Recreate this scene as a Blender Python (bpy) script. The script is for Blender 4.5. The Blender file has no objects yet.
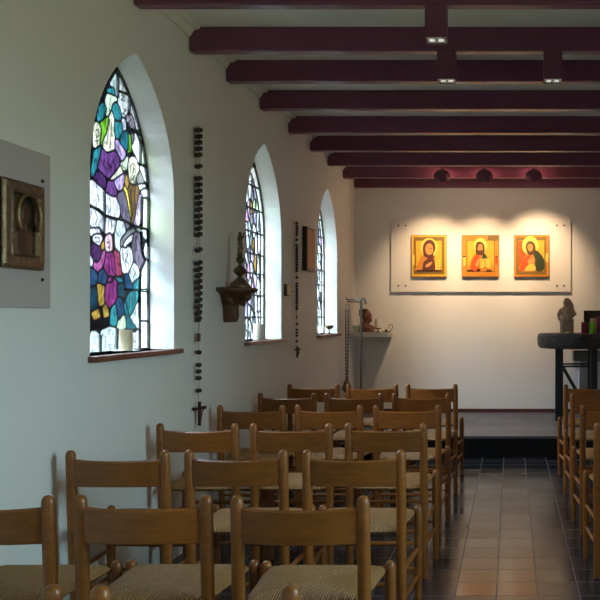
import bpy, bmesh, math, random
from mathutils import Vector, Matrix
PI = math.pi
random.seed(7)
SC = bpy.context.scene
COL = SC.collection

# ------------------------------------------------------------------ camera maths (metres, camera at origin of X/Y)
F, CX, CY, EYE = 800.0, 511.0, 317.0, 1.42
W = 1.975          # half width of the chapel
D = 10.13          # back wall
CEIL = 3.20
BEAM = 3.05
STEP_Y, STEP_Z = 8.085, 0.217

# ------------------------------------------------------------------ materials
def new_mat(name):
    m = bpy.data.materials.new(name); m.use_nodes = True
    nt = m.node_tree
    return m, nt, nt.nodes['Principled BSDF']

def N(nt, kind, **kw):
    n = nt.nodes.new(kind)
    for k, v in kw.items():
        if k in n.inputs: n.inputs[k].default_value = v
        else: setattr(n, k, v)
    return n

def math_(nt, op, a, b=None, c=None):
    n = nt.nodes.new('ShaderNodeMath'); n.operation = op
    for i, v in enumerate((a, b, c)):
        if v is None: continue
        if isinstance(v, (int, float)): n.inputs[i].default_value = v
        else: nt.links.new(v, n.inputs[i])
    return n.outputs[0]

def mixc(nt, fac, a, b):
    n = nt.nodes.new('ShaderNodeMix'); n.data_type = 'RGBA'
    for sock, v in ((n.inputs[0], fac), (n.inputs[6], a), (n.inputs[7], b)):
        if isinstance(v, (int, float)): sock.default_value = v
        elif isinstance(v, tuple): sock.default_value = (*v[:3], 1)
        else: nt.links.new(v, sock)
    return n.outputs[2]

def simple(name, col, rough=0.6, metal=0.0, var=0.15, scale=12.0, bump=0.0, bscale=None, stretch=None, spec=None, dist=0.01, coat=0):
    m, nt, p = new_mat(name)
    tc = nt.nodes.new('ShaderNodeTexCoord')
    mp = nt.nodes.new('ShaderNodeMapping')
    nt.links.new(tc.outputs['Object'], mp.inputs[0])
    if stretch: mp.inputs['Scale'].default_value = stretch
    no = N(nt, 'ShaderNodeTexNoise', Scale=scale, Detail=5.0)
    nt.links.new(mp.outputs[0], no.inputs['Vector'])
    a = tuple(c * (1 - var) for c in col); b = tuple(min(1, c * (1 + var)) for c in col)
    nt.links.new(mixc(nt, no.outputs[0], a, b), p.inputs['Base Color'])
    p.inputs['Roughness'].default_value = rough
    p.inputs['Metallic'].default_value = metal
    if spec is not None: p.inputs['Specular IOR Level'].default_value = spec
    if coat: p.inputs['Coat Weight'].default_value = coat; p.inputs['Coat Roughness'].default_value = .15
    if bump:
        n2 = N(nt, 'ShaderNodeTexNoise', Scale=bscale or scale * 4, Detail=4.0)
        nt.links.new(mp.outputs[0], n2.inputs['Vector'])
        bp = N(nt, 'ShaderNodeBump', Strength=bump, Distance=dist)
        nt.links.new(n2.outputs[0], bp.inputs['Height']); nt.links.new(bp.outputs[0], p.inputs['Normal'])
    return m

M = {}
M['plaster'] = simple('plaster', (.81, .79, .75), .85, var=.03, scale=1.5, bump=.30, bscale=70, dist=.006)
M['reveal'] = M['plaster']
M['ceiling'] = simple('ceiling_plaster', (.86, .83, .74), .8, var=.04, scale=3, bump=.1, bscale=60)
M['beam'] = simple('aubergine_paint', (.150, .040, .078), .30, var=.18, scale=9, bump=.05, bscale=40, stretch=(.25, 1, 1))
M['beam_matt'] = simple('aubergine_enamel', (.140, .040, .070), .42, var=.1)
M['sill'] = simple('red_brown_timber', (.17, .045, .028), .35, var=.35, scale=10, stretch=(1, .3, 1))
M['skirting'] = simple('dark_red_skirting', (.075, .02, .014), .45, var=.2)
M['oak'] = None
M['black_riser'] = simple('black_stone', (.006, .006, .006), .6, var=.4, scale=20, spec=.25)
M['board'] = simple('white_board', (.76, .72, .66), .5, var=.02)
M['greyboard'] = simple('grey_white_board', (.50, .44, .43), .5, var=.02)
M['steel'] = simple('steel', (.55, .55, .56), .28, 1.0, var=.1)
M['dark_steel'] = simple('black_steel', (.012, .012, .014), .45, .3, var=.2)
M['iron'] = simple('dark_bronze', (.20, .145, .09), .4, .9, var=.4, scale=30)
M['brass'] = simple('old_silver_gilt', (.26, .19, .12), .38, .9, var=.5, scale=40, bump=.5, bscale=90, dist=.01)
M['carved'] = simple('carved_walnut', (.105, .045, .020), .5, var=.45, scale=20, bump=.5, bscale=50, dist=.01)
M['bead'] = simple('dark_bead', (.016, .009, .007), .4, var=.4, scale=60)
M['bead_red'] = simple('reddish_wood', (.11, .035, .02), .5, var=.3, scale=60)
M['cord'] = simple('pale_cord', (.38, .33, .27), .8, var=.1)
M['candle'] = simple('cream_wax', (.66, .56, .36), .5, var=.05)
M['candle_white'] = simple('white_wax', (.80, .74, .62), .5, var=.05)
M['candle_red'] = simple('crimson_wax', (.30, .012, .045), .45, var=.1)
M['candle_green'] = simple('lime_wax', (.22, .50, .02), .45, var=.1)
M['candle_purple'] = simple('plum_wax', (.20, .015, .075), .45, var=.1)
M['candle_pink'] = simple('pale_pink_wax', (.75, .55, .45), .45, var=.1)
M['wick'] = simple('wick', (.02, .018, .016), .9)
M['slab'] = simple('dark_hewn_stone', (.050, .047, .046), .42, var=.95, scale=45, bump=1.0, bscale=30, dist=.06)
M['statue'] = simple('grey_brown_carving', (.42, .31, .20), .65, var=.35, scale=22, bump=.3, bscale=60)
M['terracotta'] = simple('terracotta', (.20, .075, .035), .55, var=.3, scale=16)
M['shelf'] = simple('shelf_paint', (.58, .53, .47), .5, var=.04)
M['pedestal'] = simple('pale_grey_stone', (.72, .72, .76), .7, var=.1)
M['pedestal_top'] = simple('grey_stone', (.30, .28, .27), .6, var=.2)
M['darkwood'] = simple('very_dark_wood', (.022, .014, .011), .45, var=.4, scale=14, stretch=(1, 1, .3))
M['panelwood'] = simple('russet_panel', (.42, .16, .055), .5, var=.3, scale=9, stretch=(1, 1, .4))
M['screw'] = simple('dark_screw', (.05, .04, .035), .35, .8)
M['lead'] = simple('lead', (.012, .013, .014), .6, .2)
M['paint_line'] = M['lead']
M['fixture_white'] = simple('white_enamel', (.62, .66, .60), .35)
M['reflector'] = simple('polished_reflector', (.85, .85, .85), .12, 1.0, var=.02)
M['plate'] = simple('pale_ceramic', (.62, .64, .66), .25)
M['gold'] = simple('gilded_relief', (.85, .50, .13), .35, .15, var=.25, scale=50, bump=.3, bscale=80)
M['frame_ext'] = simple('white_window_frame', (.6, .6, .6), .5)

def oak():
    m, nt, p = new_mat('oiled_beech')
    tc = nt.nodes.new('ShaderNodeTexCoord')
    oi = nt.nodes.new('ShaderNodeObjectInfo')
    ad = nt.nodes.new('ShaderNodeVectorMath'); ad.operation = 'ADD'
    cb = nt.nodes.new('ShaderNodeCombineXYZ')
    nt.links.new(math_(nt, 'MULTIPLY', oi.outputs['Random'], 7.0), cb.inputs[0])
    nt.links.new(math_(nt, 'MULTIPLY', oi.outputs['Random'], 3.0), cb.inputs[2])
    nt.links.new(tc.outputs['Object'], ad.inputs[0]); nt.links.new(cb.outputs[0], ad.inputs[1])
    mp = nt.nodes.new('ShaderNodeMapping'); mp.inputs['Scale'].default_value = (2.2, 14, 14)
    nt.links.new(ad.outputs[0], mp.inputs[0])
    no = N(nt, 'ShaderNodeTexNoise', Scale=3.2, Detail=6.0, Roughness=.62)
    nt.links.new(mp.outputs[0], no.inputs['Vector'])
    c = mixc(nt, no.outputs[0], (.110, .031, .004), (.37, .128, .020))
    hs = nt.nodes.new('ShaderNodeHueSaturation')
    nt.links.new(c, hs.inputs['Color'])
    nt.links.new(math_(nt, 'ADD', math_(nt, 'MULTIPLY', oi.outputs['Random'], .35), .82), hs.inputs['Value'])
    nt.links.new(hs.outputs[0], p.inputs['Base Color'])
    p.inputs['Roughness'].default_value = .36
    return m
M['oak'] = oak()

def rush():
    m, nt, p = new_mat('woven_rush')
    tc = nt.nodes.new('ShaderNodeTexCoord'); sp = nt.nodes.new('ShaderNodeSeparateXYZ')
    nt.links.new(tc.outputs['Object'], sp.inputs[0])
    x, y = sp.outputs[0], sp.outputs[1]
    u = math_(nt, 'ABSOLUTE', math_(nt, 'DIVIDE', x, .215))
    v = math_(nt, 'ABSOLUTE', math_(nt, 'DIVIDE', math_(nt, 'SUBTRACT', y, .195), .192))
    side = math_(nt, 'GREATER_THAN', u, v)
    t = math_(nt, 'ADD', math_(nt, 'MULTIPLY', side, y), math_(nt, 'MULTIPLY', math_(nt, 'SUBTRACT', 1.0, side), x))
    no = N(nt, 'ShaderNodeTexNoise', Scale=26.0, Detail=3.0); nt.links.new(tc.outputs['Object'], no.inputs['Vector'])
    ph = math_(nt, 'ADD', math_(nt, 'MULTIPLY', t, 2 * PI / .0090), math_(nt, 'MULTIPLY', no.outputs[0], 2.2))
    w = math_(nt, 'ADD', math_(nt, 'MULTIPLY', math_(nt, 'SINE', ph), .5), .5)
    n2 = N(nt, 'ShaderNodeTexNoise', Scale=90.0, Detail=3.0); nt.links.new(tc.outputs['Object'], n2.inputs['Vector'])
    f = math_(nt, 'MULTIPLY', math_(nt, 'POWER', w, .7), math_(nt, 'ADD', math_(nt, 'MULTIPLY', n2.outputs[0], 1.1), .25))
    nt.links.new(mixc(nt, f, (.085, .038, .010), (.66, .36, .11)), p.inputs['Base Color'])
    p.inputs['Roughness'].default_value = .6
    bp = N(nt, 'ShaderNodeBump', Strength=.9, Distance=.006)
    nt.links.new(f, bp.inputs['Height']); nt.links.new(bp.outputs[0], p.inputs['Normal'])
    return m
M['rush'] = rush()

def tiles(name, size, x0, y0, ca, cb, grout, rough):
    m, nt, p = new_mat(name)
    tc = nt.nodes.new('ShaderNodeTexCoord'); mp = nt.nodes.new('ShaderNodeMapping')
    mp.inputs['Location'].default_value = (-x0, -y0, 0)
    nt.links.new(tc.outputs['Object'], mp.inputs[0])
    br = nt.nodes.new('ShaderNodeTexBrick'); br.offset = 0; br.squash = 1
    nt.links.new(mp.outputs[0], br.inputs['Vector'])
    br.inputs['Scale'].default_value = 1; br.inputs['Brick Width'].default_value = size; br.inputs['Row Height'].default_value = size
    br.inputs['Mortar Size'].default_value = .0034; br.inputs['Mortar Smooth'].default_value = .3; br.inputs['Bias'].default_value = 0
    br.inputs['Color1'].default_value = (*ca, 1); br.inputs['Color2'].default_value = (*cb, 1); br.inputs['Mortar'].default_value = (*grout, 1)
    no = N(nt, 'ShaderNodeTexNoise', Scale=60.0, Detail=6.0, Roughness=.7); nt.links.new(tc.outputs['Object'], no.inputs['Vector'])
    hs = nt.nodes.new('ShaderNodeHueSaturation'); nt.links.new(br.outputs['Color'], hs.inputs['Color'])
    nt.links.new(math_(nt, 'ADD', math_(nt, 'MULTIPLY', no.outputs[0], 1.6), .2), hs.inputs['Value'])
    nt.links.new(hs.outputs[0], p.inputs['Base Color'])
    n2 = N(nt, 'ShaderNodeTexNoise', Scale=3.0, Detail=6.0); nt.links.new(tc.outputs['Object'], n2.inputs['Vector'])
    b2 = nt.nodes.new('ShaderNodeTexBrick'); b2.offset = 0; nt.links.new(mp.outputs[0], b2.inputs['Vector'])
    for k_, v_ in (('Scale', 1), ('Brick Width', size), ('Row Height', size), ('Mortar Size', 0), ('Bias', 0)): b2.inputs[k_].default_value = v_
    b2.inputs['Color1'].default_value = (0, 0, 0, 1); b2.inputs['Color2'].default_value = (1, 1, 1, 1)
    r = math_(nt, 'ADD', math_(nt, 'MULTIPLY', n2.outputs[0], .16), rough - .12)
    r = math_(nt, 'ADD', r, math_(nt, 'MULTIPLY', b2.outputs['Color'], .13))
    nt.links.new(math_(nt, 'ADD', r, math_(nt, 'MULTIPLY', br.outputs['Fac'], .3)), p.inputs['Roughness'])
    p.inputs['IOR'].default_value = 1.55
    # worn, slightly uneven faces and sunk joints
    h = math_(nt, 'SUBTRACT', math_(nt, 'MULTIPLY', no.outputs[0], .25), br.outputs['Fac'])
    bp = N(nt, 'ShaderNodeBump', Strength=.35, Distance=.002)
    nt.links.new(h, bp.inputs['Height']); nt.links.new(bp.outputs[0], p.inputs['Normal'])
    return m
M['floor'] = tiles('slate_tiles', .212, -.286, 4.287, (.012, .015, .023), (.028, .025, .028), (.11, .11, .12), .18)
M['platform'] = tiles('platform_tiles', .30, -.1, .1, (.10, .088, .095), (.125, .105, .11), (.17, .16, .16), .38)

GL = {}
def glass(col):
    key = tuple(round(c, 3) for c in col) if col else 'tint'
    if key in GL: return GL[key]
    m = bpy.data.materials.new('tinted_glass'); m.use_nodes = True; nt = m.node_tree; nt.nodes.clear()
    out = nt.nodes.new('ShaderNodeOutputMaterial')
    tc = nt.nodes.new('ShaderNodeTexCoord'); mp = nt.nodes.new('ShaderNodeMapping'); mp.inputs['Scale'].default_value = (1, 1.0, .45)
    mp.inputs['Rotation'].default_value = (.35, 0, 0)
    nt.links.new(tc.outputs['Object'], mp.inputs[0])
    no = N(nt, 'ShaderNodeTexNoise', Scale=26.0, Detail=5.0, Roughness=.65, Distortion=1.2); nt.links.new(mp.outputs[0], no.inputs['Vector'])
    lum = sum(col) / 3 if col else 0
    if col and lum < .5: col = tuple(k * .8 for k in col)
    mr = nt.nodes.new('ShaderNodeMapRange'); nt.links.new(no.outputs[0], mr.inputs[0])
    mr.inputs[1].default_value = .36; mr.inputs[2].default_value = .60
    if col:
        c = mixc(nt, mr.outputs[0], tuple(k * (.28 if lum < .4 else .55) for k in col), tuple(min(1, k * 1.15 + .01) for k in col))
    else:
        at_ = nt.nodes.new('ShaderNodeAttribute'); at_.attribute_name = 'tint'
        hs = nt.nodes.new('ShaderNodeHueSaturation'); nt.links.new(at_.outputs['Color'], hs.inputs['Color'])
        nt.links.new(math_(nt, 'ADD', math_(nt, 'MULTIPLY', mr.outputs[0], .84), .22), hs.inputs['Value'])
        c = hs.outputs[0]
    tr = nt.nodes.new('ShaderNodeBsdfTransparent'); tl = nt.nodes.new('ShaderNodeBsdfTranslucent'); mx = nt.nodes.new('ShaderNodeMixShader')
    nt.links.new(c, tr.inputs[0]); nt.links.new(c, tl.inputs[0]); mx.inputs[0].default_value = .07
    nt.links.new(tr.outputs[0], mx.inputs[1]); nt.links.new(tl.outputs[0], mx.inputs[2])
    gs = nt.nodes.new('ShaderNodeBsdfGlossy'); gs.inputs['Roughness'].default_value = .15
    m2 = nt.nodes.new('ShaderNodeMixShader'); m2.inputs[0].default_value = .04
    nt.links.new(mx.outputs[0], m2.inputs[1]); nt.links.new(gs.outputs[0], m2.inputs[2])
    nt.links.new(m2.outputs[0], out.inputs[0])
    GL[key] = m
    return m

def clear_glass(name, tint=(.9, .95, .93), refl=.06):
    m = bpy.data.materials.new(name); m.use_nodes = True; nt = m.node_tree; nt.nodes.clear()
    out = nt.nodes.new('ShaderNodeOutputMaterial')
    tr = N(nt, 'ShaderNodeBsdfTransparent'); tr.inputs[0].default_value = (*tint, 1)
    gs = N(nt, 'ShaderNodeBsdfGlossy', Roughness=.03); mx = nt.nodes.new('ShaderNodeMixShader'); mx.inputs[0].default_value = refl
    nt.links.new(tr.outputs[0], mx.inputs[1]); nt.links.new(gs.outputs[0], mx.inputs[2]); nt.links.new(mx.outputs[0], out.inputs[0])
    return m
M['clear'] = clear_glass('clear_glass')
M['votive_glass'] = clear_glass('votive_glass', (.85, .93, .90), .14)
M['dull_steel'] = simple('dull_grey_metal', (.20, .19, .18), .42, .8, var=.2)
M['dark_terracotta'] = simple('dark_terracotta', (.060, .024, .014), .6, var=.3)
M['figure_brown'] = simple('dark_icon_brown', (.075, .030, .014), .45, var=.4, scale=30)
M['dull_gilt'] = simple('dull_gilt', (.26, .18, .09), .42, .8, var=.4, scale=50, bump=.3, bscale=80)

# ------------------------------------------------------------------ mesh builder
class MB:
    def __init__(s): s.v = []; s.f = []; s.m = []; s.mi = 0
    def add(s, vs, fs):
        o = len(s.v); s.v += [tuple(v) for v in vs]
        for f in fs: s.f.append([i + o for i in f]); s.m.append(s.mi)
        return s
    def box(s, c, d, rot=None):
        hx, hy, hz = (k / 2 for k in d)
        vs = [Vector((x * hx, y * hy, z * hz)) for x in (-1, 1) for y in (-1, 1) for z in (-1, 1)]
        if rot: vs = [rot @ v for v in vs]
        vs = [v + Vector(c) for v in vs]
        return s.add(vs, [(0, 1, 3, 2), (4, 6, 7, 5), (0, 4, 5, 1), (2, 3, 7, 6), (0, 2, 6, 4), (1, 5, 7, 3)])
    def span(s, a, b):
        return s.box([(p + q) / 2 for p, q in zip(a, b)], [abs(q - p) for p, q in zip(a, b)])
    def tube(s, pts, r, n=10, cap=True, flat=1.0):
        pts = [Vector(p) for p in pts]; rs = r if isinstance(r, (list, tuple)) else [r] * len(pts)
        rings = []; up = None
        for i, p in enumerate(pts):
            t = (pts[min(i + 1, len(pts) - 1)] - pts[max(i - 1, 0)]).normalized()
            if up is None:
                up = Vector((0, 0, 1)) if abs(t.z) < .9 else Vector((1, 0, 0))
            a = t.cross(up).normalized(); b = a.cross(t).normalized(); up = b
            rings.append([p + (a * math.cos(2 * PI * k / n) + b * math.sin(2 * PI * k / n) * flat) * rs[i] for k in range(n)])
        vs = [v for rg in rings for v in rg]; fs = []
        for i in range(len(pts) - 1):
            for k in range(n):
                fs.append((i * n + k, i * n + (k + 1) % n, (i + 1) * n + (k + 1) % n, (i + 1) * n + k))
        if cap:
            fs.append(tuple(range(n - 1, -1, -1))); fs.append(tuple((len(pts) - 1) * n + k for k in range(n)))
        return s.add(vs, fs)
    def lathe(s, prof, c=(0, 0, 0), n=24, mat=None, sx=1, sy=1, wob=None):
        vs = []; fs = []
        for j, (r, z) in enumerate(prof):
            for k in range(n):
                a = 2 * PI * k / n
                rr = r * (wob(a, z) if wob else 1)
                v = Vector((rr * math.cos(a) * sx, rr * math.sin(a) * sy, z))
                if mat: v = mat @ v
                vs.append(v + Vector(c))
        for j in range(len(prof) - 1):
            for k in range(n):
                fs.append((j * n + k, j * n + (k + 1) % n, (j + 1) * n + (k + 1) % n, (j + 1) * n + k))
        if prof[0][0] > 1e-5: fs.append(tuple(range(n - 1, -1, -1)))
        if prof[-1][0] > 1e-5: fs.append(tuple((len(prof) - 1) * n + k for k in range(n)))
        return s.add(vs, fs)
    def ell(s, c, r, n=16, rot=None):
        k = 10
        prof = [(max(1e-4, math.sin(PI * i / k)), -math.cos(PI * i / k)) for i in range(k + 1)]
        S = Matrix.Diagonal(Vector(r if isinstance(r, (tuple, list)) else (r, r, r)))
        return s.lathe(prof, c, n, (rot @ S) if rot else S)
    def poly(s, pts):
        return s.add(pts, [tuple(range(len(pts)))])
    def build(s, name, mats, parent=None, smooth=False, bevel=0, subdiv=0, angle=.7):
        me = bpy.data.meshes.new(name); me.from_pydata(s.v, [], s.f)
        bm = bmesh.new(); bm.from_mesh(me)
        for f, i in zip(bm.faces, s.m): f.material_index = i
        bmesh.ops.recalc_face_normals(bm, faces=bm.faces)
        bm.to_mesh(me); bm.free()
        for m in (mats if isinstance(mats, (list, tuple)) else [mats]): me.materials.append(m)
        if smooth:
            me.polygons.foreach_set('use_smooth', [True] * len(me.polygons))
            me.set_sharp_from_angle(angle=angle)
        o = bpy.data.objects.new(name, me); COL.objects.link(o)
        if parent: o.parent = parent
        if bevel:
            b = o.modifiers.new('edge', 'BEVEL'); b.width = bevel; b.segments = 2; b.limit_method = 'ANGLE'
        return o

def remeshed(mb, name, mat, parent, vox, smooth=6):
    o = mb.build('tmp', mat)
    r = o.modifiers.new('r', 'REMESH'); r.mode = 'VOXEL'; r.voxel_size = vox; r.use_smooth_shade = True
    if smooth:
        sm = o.modifiers.new('s', 'SMOOTH'); sm.factor = .5; sm.iterations = smooth
    dg = bpy.context.evaluated_depsgraph_get()
    me = bpy.data.meshes.new_from_object(o.evaluated_get(dg)); me.name = name
    me.materials.clear(); me.materials.append(mat)
    bpy.data.objects.remove(o)
    q = bpy.data.objects.new(name, me); COL.objects.link(q)
    if parent: q.parent = parent
    return q

def tag(o, label, cat, group=None):
    o['label'] = label; o['category'] = cat
    if group: o['group'] = group
    return o
def thing(name, label, cat, loc=(0, 0, 0), rot=(0, 0, 0), group=None):
    o = bpy.data.objects.new(name, None); o.empty_display_size = .05; COL.objects.link(o)
    o.location = loc; o.rotation_euler = rot
    return tag(o, label, cat, group)
def struct(o):
    o['kind'] = 'structure'; return o
def copy_tree(o, parent=None):
    c = o.copy(); COL.objects.link(c)
    if parent: c.parent = parent
    for ch in list(o.children): copy_tree(ch, c)
    return c

# ------------------------------------------------------------------ room shell
WIN_Y = (4.22, 6.41, 8.615)
HW, SILL, SPRING, APEX = .4675, 1.235, 2.10, 2.81
def arch(hw=HW, z0=SILL, zs=SPRING, apex=APEX, n=14):
    """pointed arch outline (y, z) counter-clockwise from the bottom left"""
    r = apex - zs; R = (hw * hw + r * r) / (2 * hw)
    pts = [(-hw, z0), (hw, z0)]
    a1 = math.asin(r / R)
    for i in range(n + 1):
        a = a1 * i / n
        pts.append((hw - R + R * math.cos(a), zs + R * math.sin(a)))
    for i in range(n - 1, -1, -1):
        a = a1 * i / n
        pts.append((-(hw - R) - R * math.cos(a), zs + R * math.sin(a)))
    return pts

def wall_with_holes(name, x, thick, y0, y1, z0, z1, holes, mat):
    bm = bmesh.new(); edges = []
    def loop(pts):
        vs = [bm.verts.new((x, p[0], p[1])) for p in pts]
        for i in range(len(vs)): edges.append(bm.edges.new((vs[i], vs[(i + 1) % len(vs)])))
    loop([(y0, z0), (y1, z0), (y1, z1), (y0, z1)])
    for h in holes: loop(h)
    bmesh.ops.triangle_fill(bm, use_beauty=True, use_dissolve=False, edges=edges)
    r = bmesh.ops.extrude_face_region(bm, geom=bm.faces[:])
    bmesh.ops.translate(bm, verts=[g for g in r['geom'] if isinstance(g, bmesh.types.BMVert)], vec=(thick, 0, 0))
    bmesh.ops.recalc_face_normals(bm, faces=bm.faces)
    me = bpy.data.meshes.new(name); bm.to_mesh(me); bm.free(); me.materials.append(mat)
    o = bpy.data.objects.new(name, me); COL.objects.link(o)
    return struct(o)

YR = -1.3
WT = .22
wall_with_holes('wall_left', -W, -WT, YR - .1, D + .1, -.1, CEIL + .1,
                [[(c + p[0], p[1]) for p in arch()] for c in WIN_Y], M['plaster'])
RW = (1.35, 2.65, .95, 2.45)       # the clear window in the wall facing the stained glass
wall_with_holes('wall_right', W, WT, YR - .1, D + .1, -.1, CEIL + .1,
                [[(RW[0], RW[2]), (RW[1], RW[2]), (RW[1], RW[3]), (RW[0], RW[3])]], M['plaster'])
struct(MB().span((-W, D, -.1), (W, D + .2, CEIL + .1)).build('wall_back', M['plaster']))
RD = (-.7, 1.3, 1.15, 2.45)      # unseen window behind the camera, added to light the beam faces and room
rear = MB().span((-W, YR - .2, -.1), (RD[0], YR, CEIL + .1)).span((RD[1], YR - .2, -.1), (W, YR, CEIL + .1)).span((RD[0], YR - .2, RD[3]), (RD[1], YR, CEIL + .1)).span((RD[0], YR - .2, -.1), (RD[1], YR, RD[2]))
struct(rear.build('wall_rear', M['plaster']))
rd = struct(bpy.data.objects.new('window_5', None)); COL.objects.link(rd)
for xa, xb in ((RD[0], (RD[0] + RD[1]) / 2), ((RD[0] + RD[1]) / 2, RD[1])):
    lf = MB(); ya, yb = YR - .12, YR - .07
    lf.span((xa, ya, RD[2]), (xa + .07, yb, RD[3])).span((xb - .07, ya, RD[2]), (xb, yb, RD[3])).span((xa + .07, ya, RD[2]), (xb - .07, yb, RD[2] + .18)).span((xa + .07, ya, RD[3] - .08), (xb - .07, yb, RD[3]))
    lf = lf.build('window_frame', M['frame_ext'], rd)
    MB().span((xa + .07, YR - .098, RD[2] + .18), (xb - .07, YR - .092, RD[3] - .08)).build('pane', M['clear'], lf)
struct(MB().span((-W, YR, -.1), (W, STEP_Y + .05, 0)).build('floor', M['floor']))
struct(MB().span((-W, YR, CEIL), (W, D, CEIL + .15)).build('ceiling', M['ceiling']))
pf = struct(MB().span((-W, STEP_Y, STEP_Z - .028), (W, D, STEP_Z)).build('platform_floor', M['platform'], bevel=.004))
ri = MB().span((-W, STEP_Y + .012, 0), (W, STEP_Y + .07, STEP_Z - .028)).build('riser', M['black_riser'], pf)
struct(MB().span((-W, D - .014, STEP_Z), (W, D, STEP_Z + .042)).build('baseboard_back', M['skirting'], bevel=.003))
t1 = MB()
prof = [(0, 0), (.07, 0), (.07, -.016), (.035, -.022), (.022, -.045), (.012, -.06), (0, -.06)]
vs = [(-W + a, y, CEIL + b) for y in (YR, D) for a, b in prof]; n = len(prof)
t1.add(vs, [(i, (i + 1) % n, n + (i + 1) % n, n + i) for i in range(n)] + [tuple(range(n)), tuple(range(n, 2 * n))])
struct(t1.build('trim_1', M['ceiling']))

BEAMS = (4.17, 4.90, 5.53, 6.27, 7.08, 7.85, 8.60, 9.37, 10.045)
for y in (.5, 1.25, 2.0, 2.72, 3.45) + BEAMS:
    b = MB().span((-W + .003, y, BEAM), (W - .003, y + .078, CEIL + .0))
    struct(b.build('ceiling_beam', M['beam'], bevel=.010))

# right-hand window: frame and clear pane
rw = struct(bpy.data.objects.new('window_4', None)); COL.objects.link(rw)
f = MB(); x0, x1 = W + .06, W + .11
f.span((x0, RW[0], RW[2]), (x1, RW[0] + .05, RW[3])).span((x0, RW[1] - .05, RW[2]), (x1, RW[1], RW[3]))
f.span((x0, RW[0] + .05, RW[2]), (x1, RW[1] - .05, RW[2] + .05)).span((x0, RW[0] + .05, RW[3] - .05), (x1, RW[1] - .05, RW[3]))
f.build('window_frame', M['frame_ext'], rw)
MB().span((W + .08, RW[0] + .05, RW[2] + .05), (W + .086, RW[1] - .05, RW[3] - .05)).build('pane', M['clear'], rw)

def smooth_poly(pts, n=4):
    out = []; m = len(pts)
    for i in range(m):
        p0, p1, p2, p3 = (Vector(pts[(i + k) % m]) for k in (-1, 0, 1, 2))
        for k in range(n):
            t = k / n
            out.append(.5 * ((2 * p1) + (p2 - p0) * t + (2 * p0 - 5 * p1 + 4 * p2 - p3) * t * t + (-p0 + 3 * p1 - 3 * p2 + p3) * t ** 3))
    return [(v.x, v.y) for v in out]

# ------------------------------------------------------------------ stained glass
GX = -W - .15
def clip(poly, a, b, c):        # keep a*y + b*z <= c
    out = []
    for i in range(len(poly)):
        p, q = poly[i], poly[(i + 1) % len(poly)]
        dp = a * p[0] + b * p[1] - c; dq = a * q[0] + b * q[1] - c
        if dp <= 0: out.append(p)
        if (dp < 0 < dq) or (dq < 0 < dp):
            t = dp / (dp - dq); out.append((p[0] + (q[0] - p[0]) * t, p[1] + (q[1] - p[1]) * t))
    return out
VS = .62     # vertical squash: cells stand taller than they are wide
def voronoi(region, seeds):
    cells = []
    for i, s in enumerate(seeds):
        c = [(p[0], p[1] * VS) for p in region]
        sy, sz = s[0], s[1] * VS
        for j, t in enumerate(seeds):
            if i == j or not c: continue
            ty, tz = t[0], t[1] * VS
            a, b = ty - sy, tz - sz
            if a * a + b * b > .35: continue
            c = clip(c, a, b, (ty * ty + tz * tz - sy * sy - sz * sz) / 2)
        if len(c) > 2: cells.append(([(p[0], p[1] / VS) for p in c], s[2]))
    return cells

def bar(mb, p, q, w, x, d=.006):
    p, q = Vector((0, p[0], p[1])), Vector((0, q[0], q[1]))
    t = q - p
    if t.length < 1e-5: return
    t.normalize(); nrm = Vector((0, -t.z, t.y)) * w / 2; e = t * w * .35
    a = [p - e + nrm, p - e - nrm, q + e - nrm, q + e + nrm]
    mb.add([(x - d, v.y, v.z) for v in a] + [(x + d, v.y, v.z) for v in a],
           [(0, 1, 2, 3), (7, 6, 5, 4), (0, 4, 5, 1), (1, 5, 6, 2), (2, 6, 7, 3), (3, 7, 4, 0)])

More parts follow.
